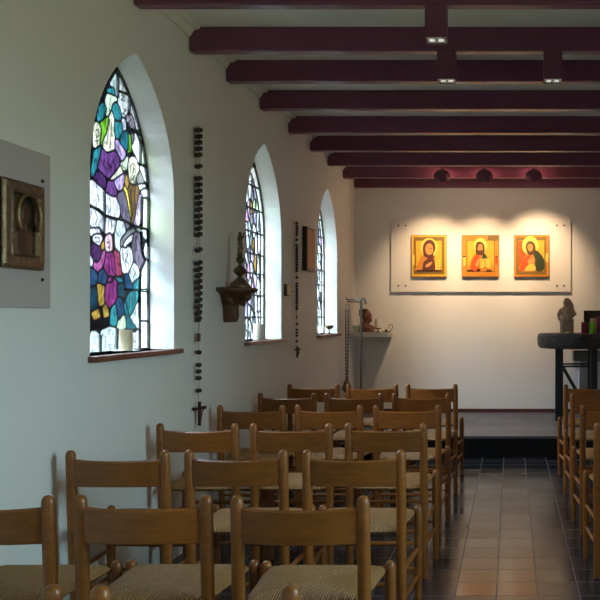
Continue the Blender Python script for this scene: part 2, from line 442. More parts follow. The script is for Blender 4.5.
def build_window(n, yc, seeds, rng, lead_w, bars_z, border=.095):
    root = struct(bpy.data.objects.new('window_%d' % n, None)); COL.objects.link(root); root.location = (0, yc, 0)
    sl = MB().span((GX, -HW, SILL - .028), (-W, HW, SILL)).span((-W, -HW - .022, SILL - .028), (-W + .045, HW + .035, SILL))
    sl.build('window_sill', M['sill'], root, bevel=.004)
    if seeds is None: return root
    outer = arch(); inner = arch(HW - border, SILL, SPRING, APEX - border * 1.55)
    cells = voronoi(inner, seeds)
    pale = [(.80, .90, .96), (.74, .90, .84), (.86, .90, .98), (.70, .84, .80)]
    # border strip: quads between the two arches, cut into panes up the sides
    def side(pts):      # right-hand side of an arch from the sill to the apex, as a function of z
        r = [p for p in pts if p[0] >= -1e-6][0:]
        return sorted(r, key=lambda p: p[1])
    so, si = side(outer), side(inner)
    def at(sd, z):
        for a, b in zip(sd, sd[1:]):
            if a[1] <= z <= b[1]:
                t = (z - a[1]) / max(1e-9, b[1] - a[1]); return a[0] + (b[0] - a[0]) * t
        return 0.0
    zt = APEX - border * 1.55
    zs = sorted(bars_z)
    zs = [SILL] + [z for z in zs if SILL < z < zt] + [zt]
    for sgn in (1, -1):
        for a, b in zip(zs, zs[1:]):
            m = 6; L = [a + (b - a) * k / m for k in range(m + 1)]
            pl = [(sgn * at(so, z), z) for z in L] + [(sgn * at(si, z), z) for z in reversed(L)]
            cells.append((pl, rng.choice(pale)))
        cells.append(([(sgn * at(so, zt), zt), (sgn * at(so, (zt + APEX) / 2), (zt + APEX) / 2), (0, APEX), (0, zt)], rng.choice(pale)))
    cols = []; g = MB(); lead = MB(); seen = set(); paint = MB()
    for poly, col in cells:
        m = glass(col)
        if m not in cols: cols.append(m)
        g.mi = cols.index(m); g.poly([(GX, p[0], p[1]) for p in poly])
        for i in range(len(poly)):
            p, q = poly[i], poly[(i + 1) % len(poly)]
            k = (round((p[0] + q[0]) / 2, 3), round((p[1] + q[1]) / 2, 3))
            if k in seen: continue
            seen.add(k); bar(lead, p, q, lead_w * rng.uniform(.75, 1.35), GX)
        # brushed black lines on the glass
        cy = sum(p[0] for p in poly) / len(poly); cz = sum(p[1] for p in poly) / len(poly)
        sz = max(p[1] for p in poly) - min(p[1] for p in poly); sy = max(p[0] for p in poly) - min(p[0] for p in poly)
        if abs(cy) < HW - border and sum(col) > .9:
            for _ in range(rng.randint(1, 3)):
                y, z = cy + rng.uniform(-.25, .25) * sy, cz + rng.uniform(-.3, .3) * sz
                ang = rng.uniform(.9, 2.2); pr = (y, z)
                for s_ in range(rng.randint(2, 4)):
                    ang += rng.uniform(-.7, .7)
                    nx = (pr[0] + math.cos(ang) * sy * .16, pr[1] + math.sin(ang) * sz * .15)
                    bar(paint, pr, nx, rng.uniform(.002, .0045), GX + .002, .001); pr = nx
    for z in bars_z:                       # the horizontal saddle bars
        w_ = at(so, z) if z < APEX else 0
        if w_: bar(lead, (-w_, z), (w_, z), .011, GX, .008)
    for i in range(len(outer)):
        bar(lead, outer[i], outer[(i + 1) % len(outer)], .016, GX, .008)
    g.build('stained_glass', cols, root)
    lead.build('lead_came', M['lead'], root)
    paint.build('painted_line', M['lead'], root)
    return root

TE, TE2, DT = (.015, .17, .23), (.03, .26, .30), (.008, .05, .085)
PU, PU2, LI = (.17, .065, .26), (.075, .03, .13), (.48, .38, .68)
MG, PK = (.32, .045, .26), (.46, .12, .36)
GR, PG, CR = (.17, .52, .03), (.55, .70, .50), (.74, .76, .58)
WH, IC, GY, GP = (.78, .86, .96), (.70, .90, .96), (.28, .31, .32), (.17, .15, .22)
OC, BR, BK, BL = (.46, .30, .06), (.20, .12, .045), (.014, .018, .03), (.02, .085, .20)
S1 = [(112, 90, TE2), (108, 99, PG), (102, 111, TE), (117, 110, TE), (104, 122, GR), (110, 124, CR), (111, 142, PG), (98, 132, CR), (120, 127, TE),
      (96, 150, TE), (124, 138, TE2), (128, 139, GR), (108, 153, PU), (117, 158, PU), (123, 147, LI), (116, 171, PG), (106, 180, PU2), (112, 187, PU), (99, 172, PU2),
      (121, 178, LI), (102, 194, IC), (112, 199, WH), (133, 162, CR), (127, 158, GY), (139, 157, PG), (126, 191, OC), (134, 188, BR), (131, 200, BR), (122, 198, PU2),
      (130, 106, WH), (124, 88, IC), (119, 76, WH), (134, 128, PG), (128, 122, WH), (133, 174, OC), (96, 204, WH), (104, 212, WH), (113, 214, WH), (121, 216, IC), (128, 213, GP),
      (95, 232, PU2), (99, 236, WH), (108, 239, WH), (103, 231, BK), (112, 229, BK), (104, 256, MG), (110, 261, PK), (116, 255, MG), (98, 252, PU2), (94, 262, PK), (96, 275, BL),
      (103, 277, TE), (109, 274, DT), (117, 275, DT), (113, 290, MG), (108, 294, MG), (101, 296, OC), (94, 299, DT), (107, 308, OC), (97, 313, OC), (103, 315, BK), (124, 236, WH), (131, 232, GY),
      (136, 243, GP), (126, 249, GY), (127, 262, WH), (133, 268, WH), (137, 260, GP), (122, 277, GP), (123, 290, BL), (130, 293, TE), (136, 297, TE2), (119, 304, TE), (128, 308, TE), (134, 314, TE),
      (124, 319, BL), (132, 325, DT), (99, 326, BK), (109, 323, BK), (117, 318, DT), (94, 335, BK), (95, 349, IC), (104, 340, WH), (110, 347, IC), (117, 335, PG), (120, 348, WH), (128, 342, IC), (136, 336, WH), (140, 346, IC),
      (86, 260, PU), (84, 290, DT), (80, 240, BL), (76, 270, MG), (70, 250, TE), (78, 310, TE), (70, 330, IC), (84, 330, WH), (84, 205, WH), (75, 215, LI), (68, 290, OC), (84, 170, TE), (88, 140, PG), (78, 180, PU),
      (70, 200, WH), (66, 230, GP), (82, 350, IC), (72, 355, WH), (86, 115, WH), (92, 95, IC), (100, 85, WH), (66, 310, WH), (76, 150, WH), (64, 260, WH)]
def gl(px, py):            # a photo point carried onto the real plane of the glass
    Y = F * -GX / (CX - px)
    return (Y - WIN_Y[0], EYE + (CY - py) * Y / F)
CR_OFF = {'A': (86, 60), 'B': (86, 120), 'C': (86, 180), 'D': (86, 225), 'E': (86, 290)}
def tr(k, pts):
    ox, oy = CR_OFF[k]; q = 70 / 600
    return [gl(ox + x * q, oy + y * q) for x, y in pts]
YL, LG, PKW, RD_ = (.80, .70, .10), (.42, .38, .52), (.62, .46, .52), (.36, .06, .14)
FIG = [  # colour, sheet, outline
 (TE2, 'A', [(190,270),(205,230),(235,240),(250,270),(245,305),(215,290)]), (PG, 'A', [(190,300),(230,300),(265,325),(235,350),(215,400),(195,455),(165,480),(180,420),(170,370)]),
 (TE2, 'A', [(105,470),(120,410),(150,385),(170,420),(165,470),(135,515),(105,510)]), (TE2, 'A', [(230,400),(260,385),(290,420),(300,480),(285,530),(255,520),(235,460)]),
 (GR, 'B', [(125,20),(150,0),(190,-20),(190,20),(175,80),(150,140),(128,200),(122,140),(140,70)]), (CR, 'B', [(215,-60),(235,-40),(240,40),(240,150),(235,240),(170,250),(150,190),(185,120),(195,20)]),
 (TE2, 'B', [(250,10),(275,0),(305,40),(305,110),(285,150),(255,130),(245,60)]), (IC, 'A', [(265,135),(225,190),(200,235),(238,232),(252,300),(270,290)]), (WH, 'A', [(275,110),(295,85),(380,290),(290,265),(275,270)]),
 (WH, 'A', [(280,275),(370,305),(360,450),(320,480),(300,420),(285,380)]), (LG, 'A', [(360,460),(400,480),(420,600),(400,640),(350,600),(340,520)]), (WH, 'A', [(380,320),(430,430),(460,580),(440,600),(400,480),(370,440)]),
 (GP, 'B', [(360,0),(410,60),(410,150),(395,190),(380,110),(340,60)]), (TE, 'B', [(300,130),(350,100),(360,230),(330,240),(295,190)]), (WH, 'B', [(310,0),(345,-10),(350,80),(320,90)]), (GR, 'B', [(365,110),(385,140),(380,260),(362,265)]),
 (CR, 'B', [(75,60),(95,35),(125,90),(125,160),(110,210),(75,240),(68,150)]), (TE2, 'B', [(80,250),(120,240),(110,330),(90,390),(60,470),(50,430),(70,330)]),
 (PU, 'B', [(140,265),(185,300),(240,280),(280,320),(285,370),(250,430),(200,480),(150,450),(110,400),(120,330)]), (LI, 'B', [(255,185),(290,200),(330,270),(320,330),(295,320),(260,240)]),
 (PU2, 'B', [(80,480),(120,455),(165,520),(170,590),(120,570),(80,520)]), (PU, 'B', [(180,555),(230,530),(250,590),(255,640),(215,660),(170,610)]), (CR, 'B', [(215,505),(295,405),(310,440),(240,490)]),
 (PG, 'B', [(300,380),(355,330),(345,410),(315,420)]), (LI, 'B', [(250,530),(325,480),(320,550),(290,590),(255,560)]), (CR, 'B', [(370,370),(385,335),(420,335),(445,380),(445,450),(420,500),(425,560),(390,540),(375,480)]),
 (OC, 'B', [(335,500),(350,490),(370,550),(360,590),(335,570)]), (GY, 'B', [(440,470),(460,455),(510,540),(440,550)]), (WH, 'B', [(415,190),(420,110),(465,135),(460,360),(430,300),(400,230)]),
 (PG, 'B', [(470,140),(505,290),(520,390),(470,370)]), (WH, 'B', [(465,395),(525,400),(540,545),(505,530)]), (PG, 'A', [(440,610),(470,600),(500,720),(470,715),(425,690)]),
 (BR, 'C', [(360,60),(390,40),(445,50),(440,140),(420,300),(395,360),(385,300),(370,160)]), (YL, 'C', [(325,60),(345,60),(390,270),(395,330),(380,320),(350,150)]), (GP, 'C', [(270,150),(330,110),(360,230),(375,340),(340,420),(320,330),(285,220)]),
 (LG, 'C', [(465,120),(480,160),(470,330),(440,390),(415,380),(430,280)]), (WH, 'C', [(40,20),(150,80),(155,260),(150,300),(60,220),(40,200)]), (WH, 'C', [(165,110),(270,170),(290,240),(260,330),(170,300)]),
 (WH, 'C', [(40,240),(60,240),(150,310),(150,420),(70,420),(40,400)]), (WH, 'C', [(160,320),(255,350),(240,430),(180,450),(155,400)]), (IC, 'C', [(265,360),(320,350),(340,430),(300,500),(285,600),(260,560),(255,440)]),
 (PG, 'C', [(490,170),(545,160),(548,420),(480,410)]), (WH, 'C', [(470,120),(490,60),(540,40),(545,150)]), (IC, 'C', [(475,420),(548,430),(548,600),(478,600)]), (WH, 'B', [(440,555),(500,550),(540,560),(540,600),(490,600)]),
 (WH, 'D', [(65,90),(100,75),(130,110),(125,160),(95,165),(70,130)]), (PKW, 'D', [(170,130),(200,70),(215,130),(215,220),(180,230),(165,180)]), (OC, 'D', [(130,160),(155,150),(160,210),(135,220)]), (WH, 'D', [(40,20),(120,10),(120,60),(60,80),(40,70)]),
 (PU2, 'D', [(50,190),(80,170),(120,200),(120,270),(80,300),(50,260)]), (PK, 'D', [(65,320),(100,340),(130,290),(145,215),(165,230),(155,300),(110,380),(80,385)]), (MG, 'D', [(170,250),(215,240),(245,300),(240,420),(170,410)]),
 (RD_, 'D', [(240,250),(275,240),(290,330),(295,430),(260,430)]), (WH, 'D', [(38,270),(60,300),(55,340),(38,330)]), (BL, 'D', [(40,400),(75,390),(100,440),(80,490),(40,500)]), (BL, 'D', [(115,420),(150,395),(180,430),(150,500),(105,480)]),
 (MG, 'D', [(190,460),(215,445),(225,480),(195,490)]), (TE, 'D', [(255,440),(285,440),(315,490),(270,480)]), (OC, 'D', [(105,510),(150,530),(150,600),(155,680),(105,650)]), (MG, 'D', [(185,510),(265,490),(260,600),(225,690),(165,650)]),
 (GY, 'D', [(290,140),(340,80),(420,40),(470,30),(460,60),(390,70),(340,120),(310,180)]), (GP, 'D', [(415,60),(455,60),(460,120),(480,220),(500,300),(460,380),(420,300),(400,180)]), (WH, 'D', [(320,160),(400,80),(410,110),(350,150),(340,190)]),
 (WH, 'D', [(300,220),(330,200),(385,220),(395,330),(370,390),(320,390)]), (IC, 'D', [(390,350),(440,340),(455,430),(410,490),(375,440)]), (BL, 'D', [(345,430),(375,460),(390,540),(350,540),(335,480)]), (TE2, 'D', [(410,490),(455,450),(450,560),(410,550)]),
 (DT, 'D', [(260,520),(320,500),(330,600),(280,600)]), (WH, 'D', [(475,100),(545,60),(545,285),(510,290),(490,220)]), (IC, 'D', [(510,305),(545,305),(545,545),(465,545),(470,390)]),
 (TE2, 'E', [(350,100),(390,20),(440,10),(430,100),(385,200),(365,180)]), (BL, 'E', [(260,110),(290,80),(320,160),(310,210),(280,240)]), (TE2, 'E', [(225,150),(250,130),(265,220),(250,300),(215,280)]), (TE, 'E', [(325,140),(350,130),(370,250),(430,330),(420,350),(350,330),(345,240)]),
 (OC, 'E', [(150,140),(170,120),(190,210),(160,220)]), (OC, 'E', [(55,200),(100,180),(115,220),(75,240)]), (DT, 'E', [(45,0),(90,0),(95,110),(60,160),(45,140)]), (PG, 'E', [(285,260),(320,225),(340,270),(335,330),(275,350)]), (IC, 'E', [(40,390),(80,370),(115,420),(115,570),(40,570)]),
 (IC, 'E', [(130,390),(160,350),(255,340),(260,560),(130,570)]), (WH, 'E', [(270,370),(340,345),(375,360),(375,560),(270,560)]), (WH, 'E', [(380,370),(455,350),(455,560),(380,560)]), (IC, 'E', [(385,230),(445,120),(455,330),(410,280)]),
 (WH, 'E', [(465,20),(545,20),(545,255),(462,255)]), (WH, 'E', [(465,275),(545,275),(545,560),(462,560)])]
STROKES = [('B', [(205,0),(190,120),(175,200)]), ('B', [(222,20),(212,150),(205,240)]), ('A', [(300,300),(330,310),(300,340),(335,350)]), ('A', [(320,420),(345,430),(310,460),(340,470)]), ('A', [(365,480),(390,510),(360,540),(395,570)]),
 ('B', [(85,90),(105,80),(112,130),(90,150),(85,110)]), ('B', [(80,180),(100,175),(95,210)]), ('B', [(385,450),(380,400),(400,370),(425,400),(420,470),(400,500)]), ('B', [(402,405),(412,420),(405,450)]), ('B', [(390,520),(405,500),(415,530)]),
 ('B', [(160,340),(150,390),(170,420)]), ('B', [(200,330),(190,380),(215,400),(205,450)]), ('B', [(250,310),(235,360),(255,390)]), ('B', [(275,220),(295,260),(305,300)]), ('C', [(385,80),(390,180),(398,300)]), ('C', [(415,90),(412,180),(403,300)]),
 ('C', [(200,150),(210,220),(200,280)]), ('C', [(235,180),(240,250)]), ('C', [(100,120),(110,190)]), ('C', [(190,340),(195,420)]), ('C', [(220,350),(215,420)]), ('C', [(80,270),(100,320),(80,380)]), ('C', [(450,200),(440,300)]),
 ('D', [(75,110),(95,105)]), ('D', [(105,110),(120,118)]), ('D', [(85,140),(105,148),(118,140)]), ('D', [(178,150),(195,150)]), ('D', [(185,190),(205,195)]), ('D', [(335,240),(360,255),(338,300),(362,330)]), ('D', [(350,270),(332,330),(345,370)]), ('D', [(375,240),(380,320)]),
 ('D', [(190,260),(200,400)]), ('D', [(220,270),(225,400)]), ('D', [(430,100),(440,240),(460,340)]), ('D', [(400,370),(420,400),(405,450)]), ('D', [(200,520),(190,640)]), ('D', [(240,510),(225,640)]), ('E', [(480,60),(470,90),(490,110)]), ('E', [(420,440),(440,450),(425,480)]), ('E', [(390,60),(400,140)])]
LEADS = [('A', [(295,85),(375,290),(430,420),(470,600)]), ('B', [(470,80),(505,280),(540,430),(548,600)]), ('B', [(467,130),(465,390)]), ('B', [(400,80),(470,130)]), ('B', [(445,370),(530,410)]), ('B', [(505,535),(545,560)]), ('A', [(272,120),(272,320)]), ('A', [(275,262),(375,305)]), ('A', [(372,305),(368,470)]),
 ('C', [(40,225),(100,250),(165,305),(330,350),(400,385),(470,410),(552,425)]), ('C', [(155,80),(158,300),(150,430)]), ('C', [(480,150),(548,160)]), ('C', [(480,160),(475,420)]), ('D', [(475,60),(480,220),(505,300),(465,390),(460,600)]), ('D', [(505,297),(550,295)]), ('D', [(340,550),(400,555),(552,550)]),
 ('E', [(460,0),(460,540)]), ('E', [(460,265),(548,265)]), ('E', [(122,390),(122,570)]), ('E', [(265,330),(265,560)]), ('E', [(40,545),(550,515)]), ('E', [(265,365),(345,340),(460,335)])]
def painted_window():
    import numpy as np
    root = build_window(1, WIN_Y[0], None, None, 0, ())
    outer = arch(); st = .0055
    ny, nz = int(2 * HW / st) + 1, int((APEX - SILL) / st) + 1
    # a sheet of points that follows the arch: each row spans the opening at its height
    so = sorted([p for p in outer if p[0] >= -1e-6], key=lambda p: p[1])
    zz = np.linspace(SILL, APEX - .004, nz); half = np.interp(zz, [p[1] for p in so], [p[0] for p in so]); half[0] = HW
    uu = np.linspace(-1, 1, ny)
    Y = half[:, None] * uu[None, :]; Z = np.repeat(zz[:, None], ny, 1)
    P = np.stack([Y.ravel(), Z.ravel()], 1)
    def segd(poly, closed=True):
        d = np.full(len(P), 9.0); q = list(poly); n_ = len(q)
        for i in range(n_ if closed else n_ - 1):
            a_, b_ = np.array(q[i]), np.array(q[(i + 1) % n_]); ab = b_ - a_
            t = np.clip(((P - a_) @ ab) / max(1e-12, ab @ ab), 0, 1)
            d = np.minimum(d, np.hypot(*(P - a_ - t[:, None] * ab).T))
        return d
    def inside(poly):
        r = np.zeros(len(P), bool); n_ = len(poly)
        for i in range(n_):
            (y0, z0), (y1, z1) = poly[i], poly[(i + 1) % n_]
            if abs(z1 - z0) < 1e-9: continue
            c_ = ((z0 > P[:, 1]) != (z1 > P[:, 1])) & (P[:, 0] < (y1 - y0) * (P[:, 1] - z0) / (z1 - z0) + y0)
            r ^= c_
        return r
    dim = lambda c: np.array(c) * (.80 if sum(c) / 3 < .5 else 1)
    C = np.tile(np.array(BK) * .5, (len(P), 1))
    # panes down the side that the near jamb hides
    hid = [(gl(x, y), dim(c)) for x, y, c in S1 if x < 91]
    Dm = np.stack([np.hypot(P[:, 0] - h[0][0], (P[:, 1] - h[0][1]) * VS) for h in hid], 1); o_ = np.argsort(Dm, 1)
    d1 = np.take_along_axis(Dm, o_[:, :1], 1)[:, 0]; d2 = np.take_along_axis(Dm, o_[:, 1:2], 1)[:, 0]
    lim = gl(90, 200)[0]; m_ = (P[:, 0] < lim - .01)
    cc = np.array([h[1] for h in hid])[o_[:, 0]] * np.clip((d2 - d1 - .006) / .006, 0.02, 1)[:, None]
    C[m_] = cc[m_]
    lead = MB()
    b1 = np.full(len(P), 9.0); b2 = np.full(len(P), 9.0); cb = np.zeros((len(P), 3))
    for col, k, pts in FIG:
        q = smooth_poly(tr(k, pts), 3) if len(pts) > 4 else tr(k, pts)
        d_ = segd(q); d_ = np.where(inside(q), -d_, d_)
        nb = d_ < b1
        b2 = np.where(nb, b1, np.minimum(b2, d_)); cb[nb] = dim(col); b1 = np.where(nb, d_, b1)
    w_ = (np.clip((b2 - b1 - .0085) / .007, 0, 1) * np.clip((.011 - b1) / .005, 0, 1))[:, None]
    m_ = (P[:, 0] >= lim - .01)
    cc = cb * w_ + np.array(BK) * .3 * (1 - w_); C[m_] = cc[m_]
    for k, pts in STROKES:
        w_ = np.clip((segd(tr(k, pts), False) - .0015) / .004, .03, 1)[:, None]; C *= w_
    for k, pts in LEADS:
        q = tr(k, pts)
        for a_, b_ in zip(q, q[1:]): bar(lead, a_, b_, .0105, GX, .007)
    for i in range(len(outer)): bar(lead, outer[i], outer[(i + 1) % len(outer)], .014, GX, .008)
    me = bpy.data.meshes.new('stained_glass')
    idx = np.arange(ny * nz).reshape(nz, ny)
    F4 = np.stack([idx[:-1, :-1], idx[:-1, 1:], idx[1:, 1:], idx[1:, :-1]], -1).reshape(-1, 4)
    me.from_pydata([(GX, p[0], p[1]) for p in P.tolist()], [], F4.tolist())
    at_ = me.attributes.new('tint', 'FLOAT_COLOR', 'POINT')
    at_.data.foreach_set('color', np.concatenate([C, np.ones((len(C), 1))], 1).astype(np.float32).ravel())
    me.materials.append(glass(None))
    g = bpy.data.objects.new('stained_glass', me); COL.objects.link(g); g.parent = root
    lead.build('lead_came', M['lead'], root)
rng = random.Random(3)
def scatter(rng, n, bands):
    out = []
    tries = 0
    while len(out) < n and tries < 20000:
        tries += 1
        y, z = rng.uniform(-HW, HW), rng.uniform(SILL, APEX)
        if all((y - o[0]) ** 2 + ((z - o[1]) * .6) ** 2 > .0030 for o in out):
            for lo, hi, pal in bands:
                if lo <= z < hi: out.append((y, z, rng.choice(pal))); break
    return out
LV = (.60, .52, .78)
YE, PB, PP = (.72, .62, .26), (.62, .76, .94), (.70, .42, .62)
painted_window()
build_window(2, WIN_Y[1], scatter(random.Random(11), 165, [(0, 1.45, [WH, IC, PB, WH]), (1.45, 1.80, [PB, LV, LV, WH, LV, PP, WH, GY]),
             (1.80, 2.35, [YE, PB, WH, LV, WH, OC, PG, PP, GY, PB]), (2.35, 2.55, [GY, PB, WH, GP, LV]), (2.55, 3, [YE, PB, WH, WH, LV])]), rng, .0085, (1.42, 1.60, 1.78, 1.94, 2.12, 2.31, 2.50, 2.66))
build_window(3, WIN_Y[2], scatter(random.Random(23), 95, [(0, 1.5, [WH, IC, PB]), (1.5, 2.2, [PB, LI, WH, GP, IC, PB]), (2.2, 3, [WH, LI, PB, IC, GY])]),
             rng, .0085, (1.42, 1.60, 1.78, 1.94, 2.12, 2.31, 2.50, 2.66))

# ------------------------------------------------------------------ chairs
def back_y(z): return .030 - .045 * z / .85           # the back posts lean a little
def make_chair():
    root = thing('rush_chair', '', 'chair')
    for s in (-1, 1):
        zs = [0, .02, .25, .47, .70, .825, .838, .846, .850]
        rs = [.0150, .0165, .0195, .0215, .0215, .0205, .0185, .0125, .003]
        MB().tube([(s * .202, back_y(z), z) for z in zs], rs, 14).build('back_post', M['oak'], root, True)
    # curved back slat
    b = MB(); nseg = 14; vs = []
    for i in range(nseg + 1):
        t = -1 + 2 * i / nseg; x = t * .200
        bow = -.034 * (1 - t * t)
        for z, off in ((.692, .000), (.697, -.009), (.807, -.009), (.813, .000), (.807, .008), (.697, .008)):
            zz = z + (.0045 * (1 - t * t) * (1 if z < .75 else -1))
            vs.append((x, back_y(z) + bow + off, zz))
    fs = [(6 * i + k, 6 * i + (k + 1) % 6, 6 * i + 6 + (k + 1) % 6, 6 * i + 6 + k) for i in range(nseg) for k in range(6)]
    fs += [tuple(range(6)), tuple(6 * nseg + k for k in range(6))]
    b.add(vs, fs).build('back_slat', M['oak'], root, True, angle=.9)
    for s in (-1, 1):
        zs = [0, .02, .25, .42, .498, .510, .518, .521]; rs = [.0150, .0165, .0195, .0205, .0200, .0175, .0115, .003]
        MB().tube([(s * .2285, .382, z) for z in zs], rs, 14).build('front_leg', M['oak'], root, True)
    # woven seat: a pillowed trapezoid rolled over its rails
    g = MB(); nu = nv = 22; top = []; bot = []
    def pt(u, v, zsign):
        y = .195 + v * .192
        hw = .190 + .035 * (v + 1) / 2
        e = max(abs(u), abs(v))
        # corners are notched a little for the legs
        k = 1 - .05 * max(0, (abs(u) + abs(v) - 1.6) / .4)
        diag = .004 * math.exp(-((abs(u) - abs(v)) / .08) ** 2)
        z = .493 + zsign * (.021 * (1 - e ** 12) + (.004 * (1 - e * e) if zsign > 0 else 0)) - (diag if zsign > 0 else 0)
        return (u * hw * k, .195 + (y - .195) * k, z)
    V = {}
    for sg in (1, -1):
        for i in range(nu + 1):
            for j in range(nv + 1):
                u = -1 + 2 * i / nu; v = -1 + 2 * j / nv
                u = math.copysign(abs(u) ** .8, u); v = math.copysign(abs(v) ** .8, v)
                V[(sg, i, j)] = len(g.v); g.v.append(pt(u, v, sg))
        for i in range(nu):
            for j in range(nv):
                g.f.append([V[(sg, i, j)], V[(sg, i + 1, j)], V[(sg, i + 1, j + 1)], V[(sg, i, j + 1)]]); g.m.append(0)
    g.build('seat', M['rush'], root, True, angle=1.4)
    for s in (-1, 1):
        for z in (.315, .185):
            MB().tube([(s * .203, back_y(z), z), (s * .216, .19, z + .003), (s * .2285, .382, z)], [.0085, .0120, .0085], 10).build('stretcher', M['oak'], root, True)
    for z in (.335, .215):
        MB().tube([(-.2285, .382, z), (0, .382, z), (.2285, .382, z)], [.0085, .0120, .0085], 10).build('stretcher', M['oak'], root, True)
    MB().tube([(-.202, back_y(.26), .26), (0, back_y(.26), .26), (.202, back_y(.26), .26)], [.0085, .012, .0085], 10).build('stretcher', M['oak'], root, True)
    return root
proto = make_chair()
ROWS = (1.70, 2.56, 3.43, 4.30, 5.18, 6.02, 6.81)
ORD = ('seventh', 'sixth', 'fifth', 'fourth', 'third', 'second', 'first')
first = True
jr = random.Random(5)
def put_chair(x, y, label, group):
    global first
    o = proto if first else copy_tree(proto); first = False
    o.location = (x + jr.uniform(-.0012, .0012), y + .015 + jr.uniform(-.008, .008), 0)
    o.rotation_euler = (0, 0, jr.uniform(-.008, .008))
    o['label'] = label; o['group'] = group
for r, y in enumerate(ROWS):
    for c, (x, nm) in enumerate(((-1.683, 'nearest the stained glass wall'), (-1.181, 'in the middle'), (-.674, 'at the aisle end'))):
        if r == 0 and c == 0: continue
        put_chair(x, y, 'rush-seated wooden chair %s, %s row from altar' % (nm, ORD[r]), 'rush chairs along the stained glass wall')
for r, y in list(enumerate(ROWS))[3:]:
    put_chair(.667, y, 'rush-seated wooden chair across the aisle, candle side, %s row from altar' % ORD[r], 'rush chairs across the aisle')

# ------------------------------------------------------------------ beam lights
M['lamp'], nt_, p_ = new_mat('halogen_lamp'); p_.inputs['Base Color'].default_value = (.9, .9, .9, 1); p_.inputs['Emission Color'].default_value = (1, .93, .82, 1); p_.inputs['Emission Strength'].default_value = .5
def box_light(x, y, label):
    t = thing('box_downlight', label, 'light', (x, y, BEAM), group='square downlights under the beams')
    w, d, h = .112, .112, .176
    b = MB()
    b.span((-w / 2, 0, -h), (w / 2, .006, 0)).span((-w / 2, d - .006, -h), (w / 2, d, 0))
    b.span((-w / 2, .006, -h), (-w / 2 + .006, d - .006, 0)).span((w / 2 - .006, .006, -h), (w / 2, d - .006, 0))
    b.build('housing', M['beam_matt'], t)
    p = MB().span((-w / 2 + .006, .006, -h + .004), (w / 2 - .006, d - .006, -h + .02)).build('trim_plate', M['fixture_white'], t)
    for s in (-1, 1):
        MB().lathe([(.015, -h + .004), (.015, -h - .001), (.012, -h - .001), (.008, -h + .002), (.002, -h + .0025)], (s * .024, d / 2, 0), 18).build('lamp', M['lamp'], t, True)
    return t
_box = box_light
def box_light(x, y, label):
    t = _box(x, y, label)
    L = bpy.data.lights.new('down_beam', 'SPOT'); L.energy = 10; L.color = (1.0, .66, .36); L.spot_size = math.radians(105); L.spot_blend = 1.0; L.shadow_soft_size = .04
    lo = bpy.data.objects.new('down_beam', L); COL.objects.link(lo); lo.parent = t; lo.location = (0, .056, -.186)
box_light(-.392, 4.155, 'square aubergine downlight box hanging under the nearest beam')
box_light(-.395, 4.880, 'square aubergine downlight box under second beam, directly behind the nearest box')
box_light(.257, 4.880, 'square aubergine downlight box alone over the aisle side of second beam')

def spot_light(x, tx, tz, label, power):
    z0 = 3.058; y0 = 9.20
    t = thing('spotlight', label, 'light', (x, y0, z0), group='round spotlights aimed at the altar wall')
    aim = (Vector((tx, D, tz)) - Vector((x, y0, z0))).normalized()
    q = Vector((0, 0, 1)).rotation_difference(aim).to_matrix()
    prof = [(.004, -.048), (.030, -.047), (.062, -.036), (.086, -.014), (.098, .014), (.100, .034), (.094, .034), (.080, .0), (.05, -.022), (.002, -.030)]
    MB().lathe(prof, (0, 0, 0), 28, q).build('lamp_shade', M['beam_matt'], t, True)
    MB().lathe([(.002, -.028), (.020, -.024), (.034, .004), (.02, .018), (.002, .022)], (0, 0, 0), 16, q).build('bulb', M['reflector'], t, True)
    MB().tube([(0, -.02, CEIL - z0), (0, -.02, .05), tuple(aim * -.045)], .010, 8).build('stem', M['beam_matt'], t, True)
    MB().lathe([(.035, CEIL - z0 - .016), (.035, CEIL - z0)], (0, -.02, 0), 18).build('rose', M['beam_matt'], t, True)
    L = bpy.data.lights.new('spot_beam', 'SPOT'); L.energy = power; L.color = (1.0, .70, .42); L.spot_size = math.radians(67); L.spot_blend = 1.0; L.shadow_soft_size = .03
    lo = bpy.data.objects.new('spot_beam', L); COL.objects.link(lo); lo.parent = t
    G = bpy.data.lights.new('bulb_glow', 'POINT'); G.energy = 2.6; G.color = (1.0, .66, .40); G.shadow_soft_size = .02
    go = bpy.data.objects.new('bulb_glow', G); COL.objects.link(go); go.parent = t; go.location = aim * .045
    lo.location = aim * .045; lo.rotation_euler = Vector((0, 0, -1)).rotation_difference(aim).to_euler()
spot_light(-.790, -1.03, 1.93, 'round dark spotlight aimed at the icon of the veiled woman', 118)
spot_light(-.305, -.38, 1.93, 'round dark spotlight aimed at the middle icon', 118)
spot_light(.258, .36, 2.06, 'round dark spotlight aimed at the red and green saint icon', 132)

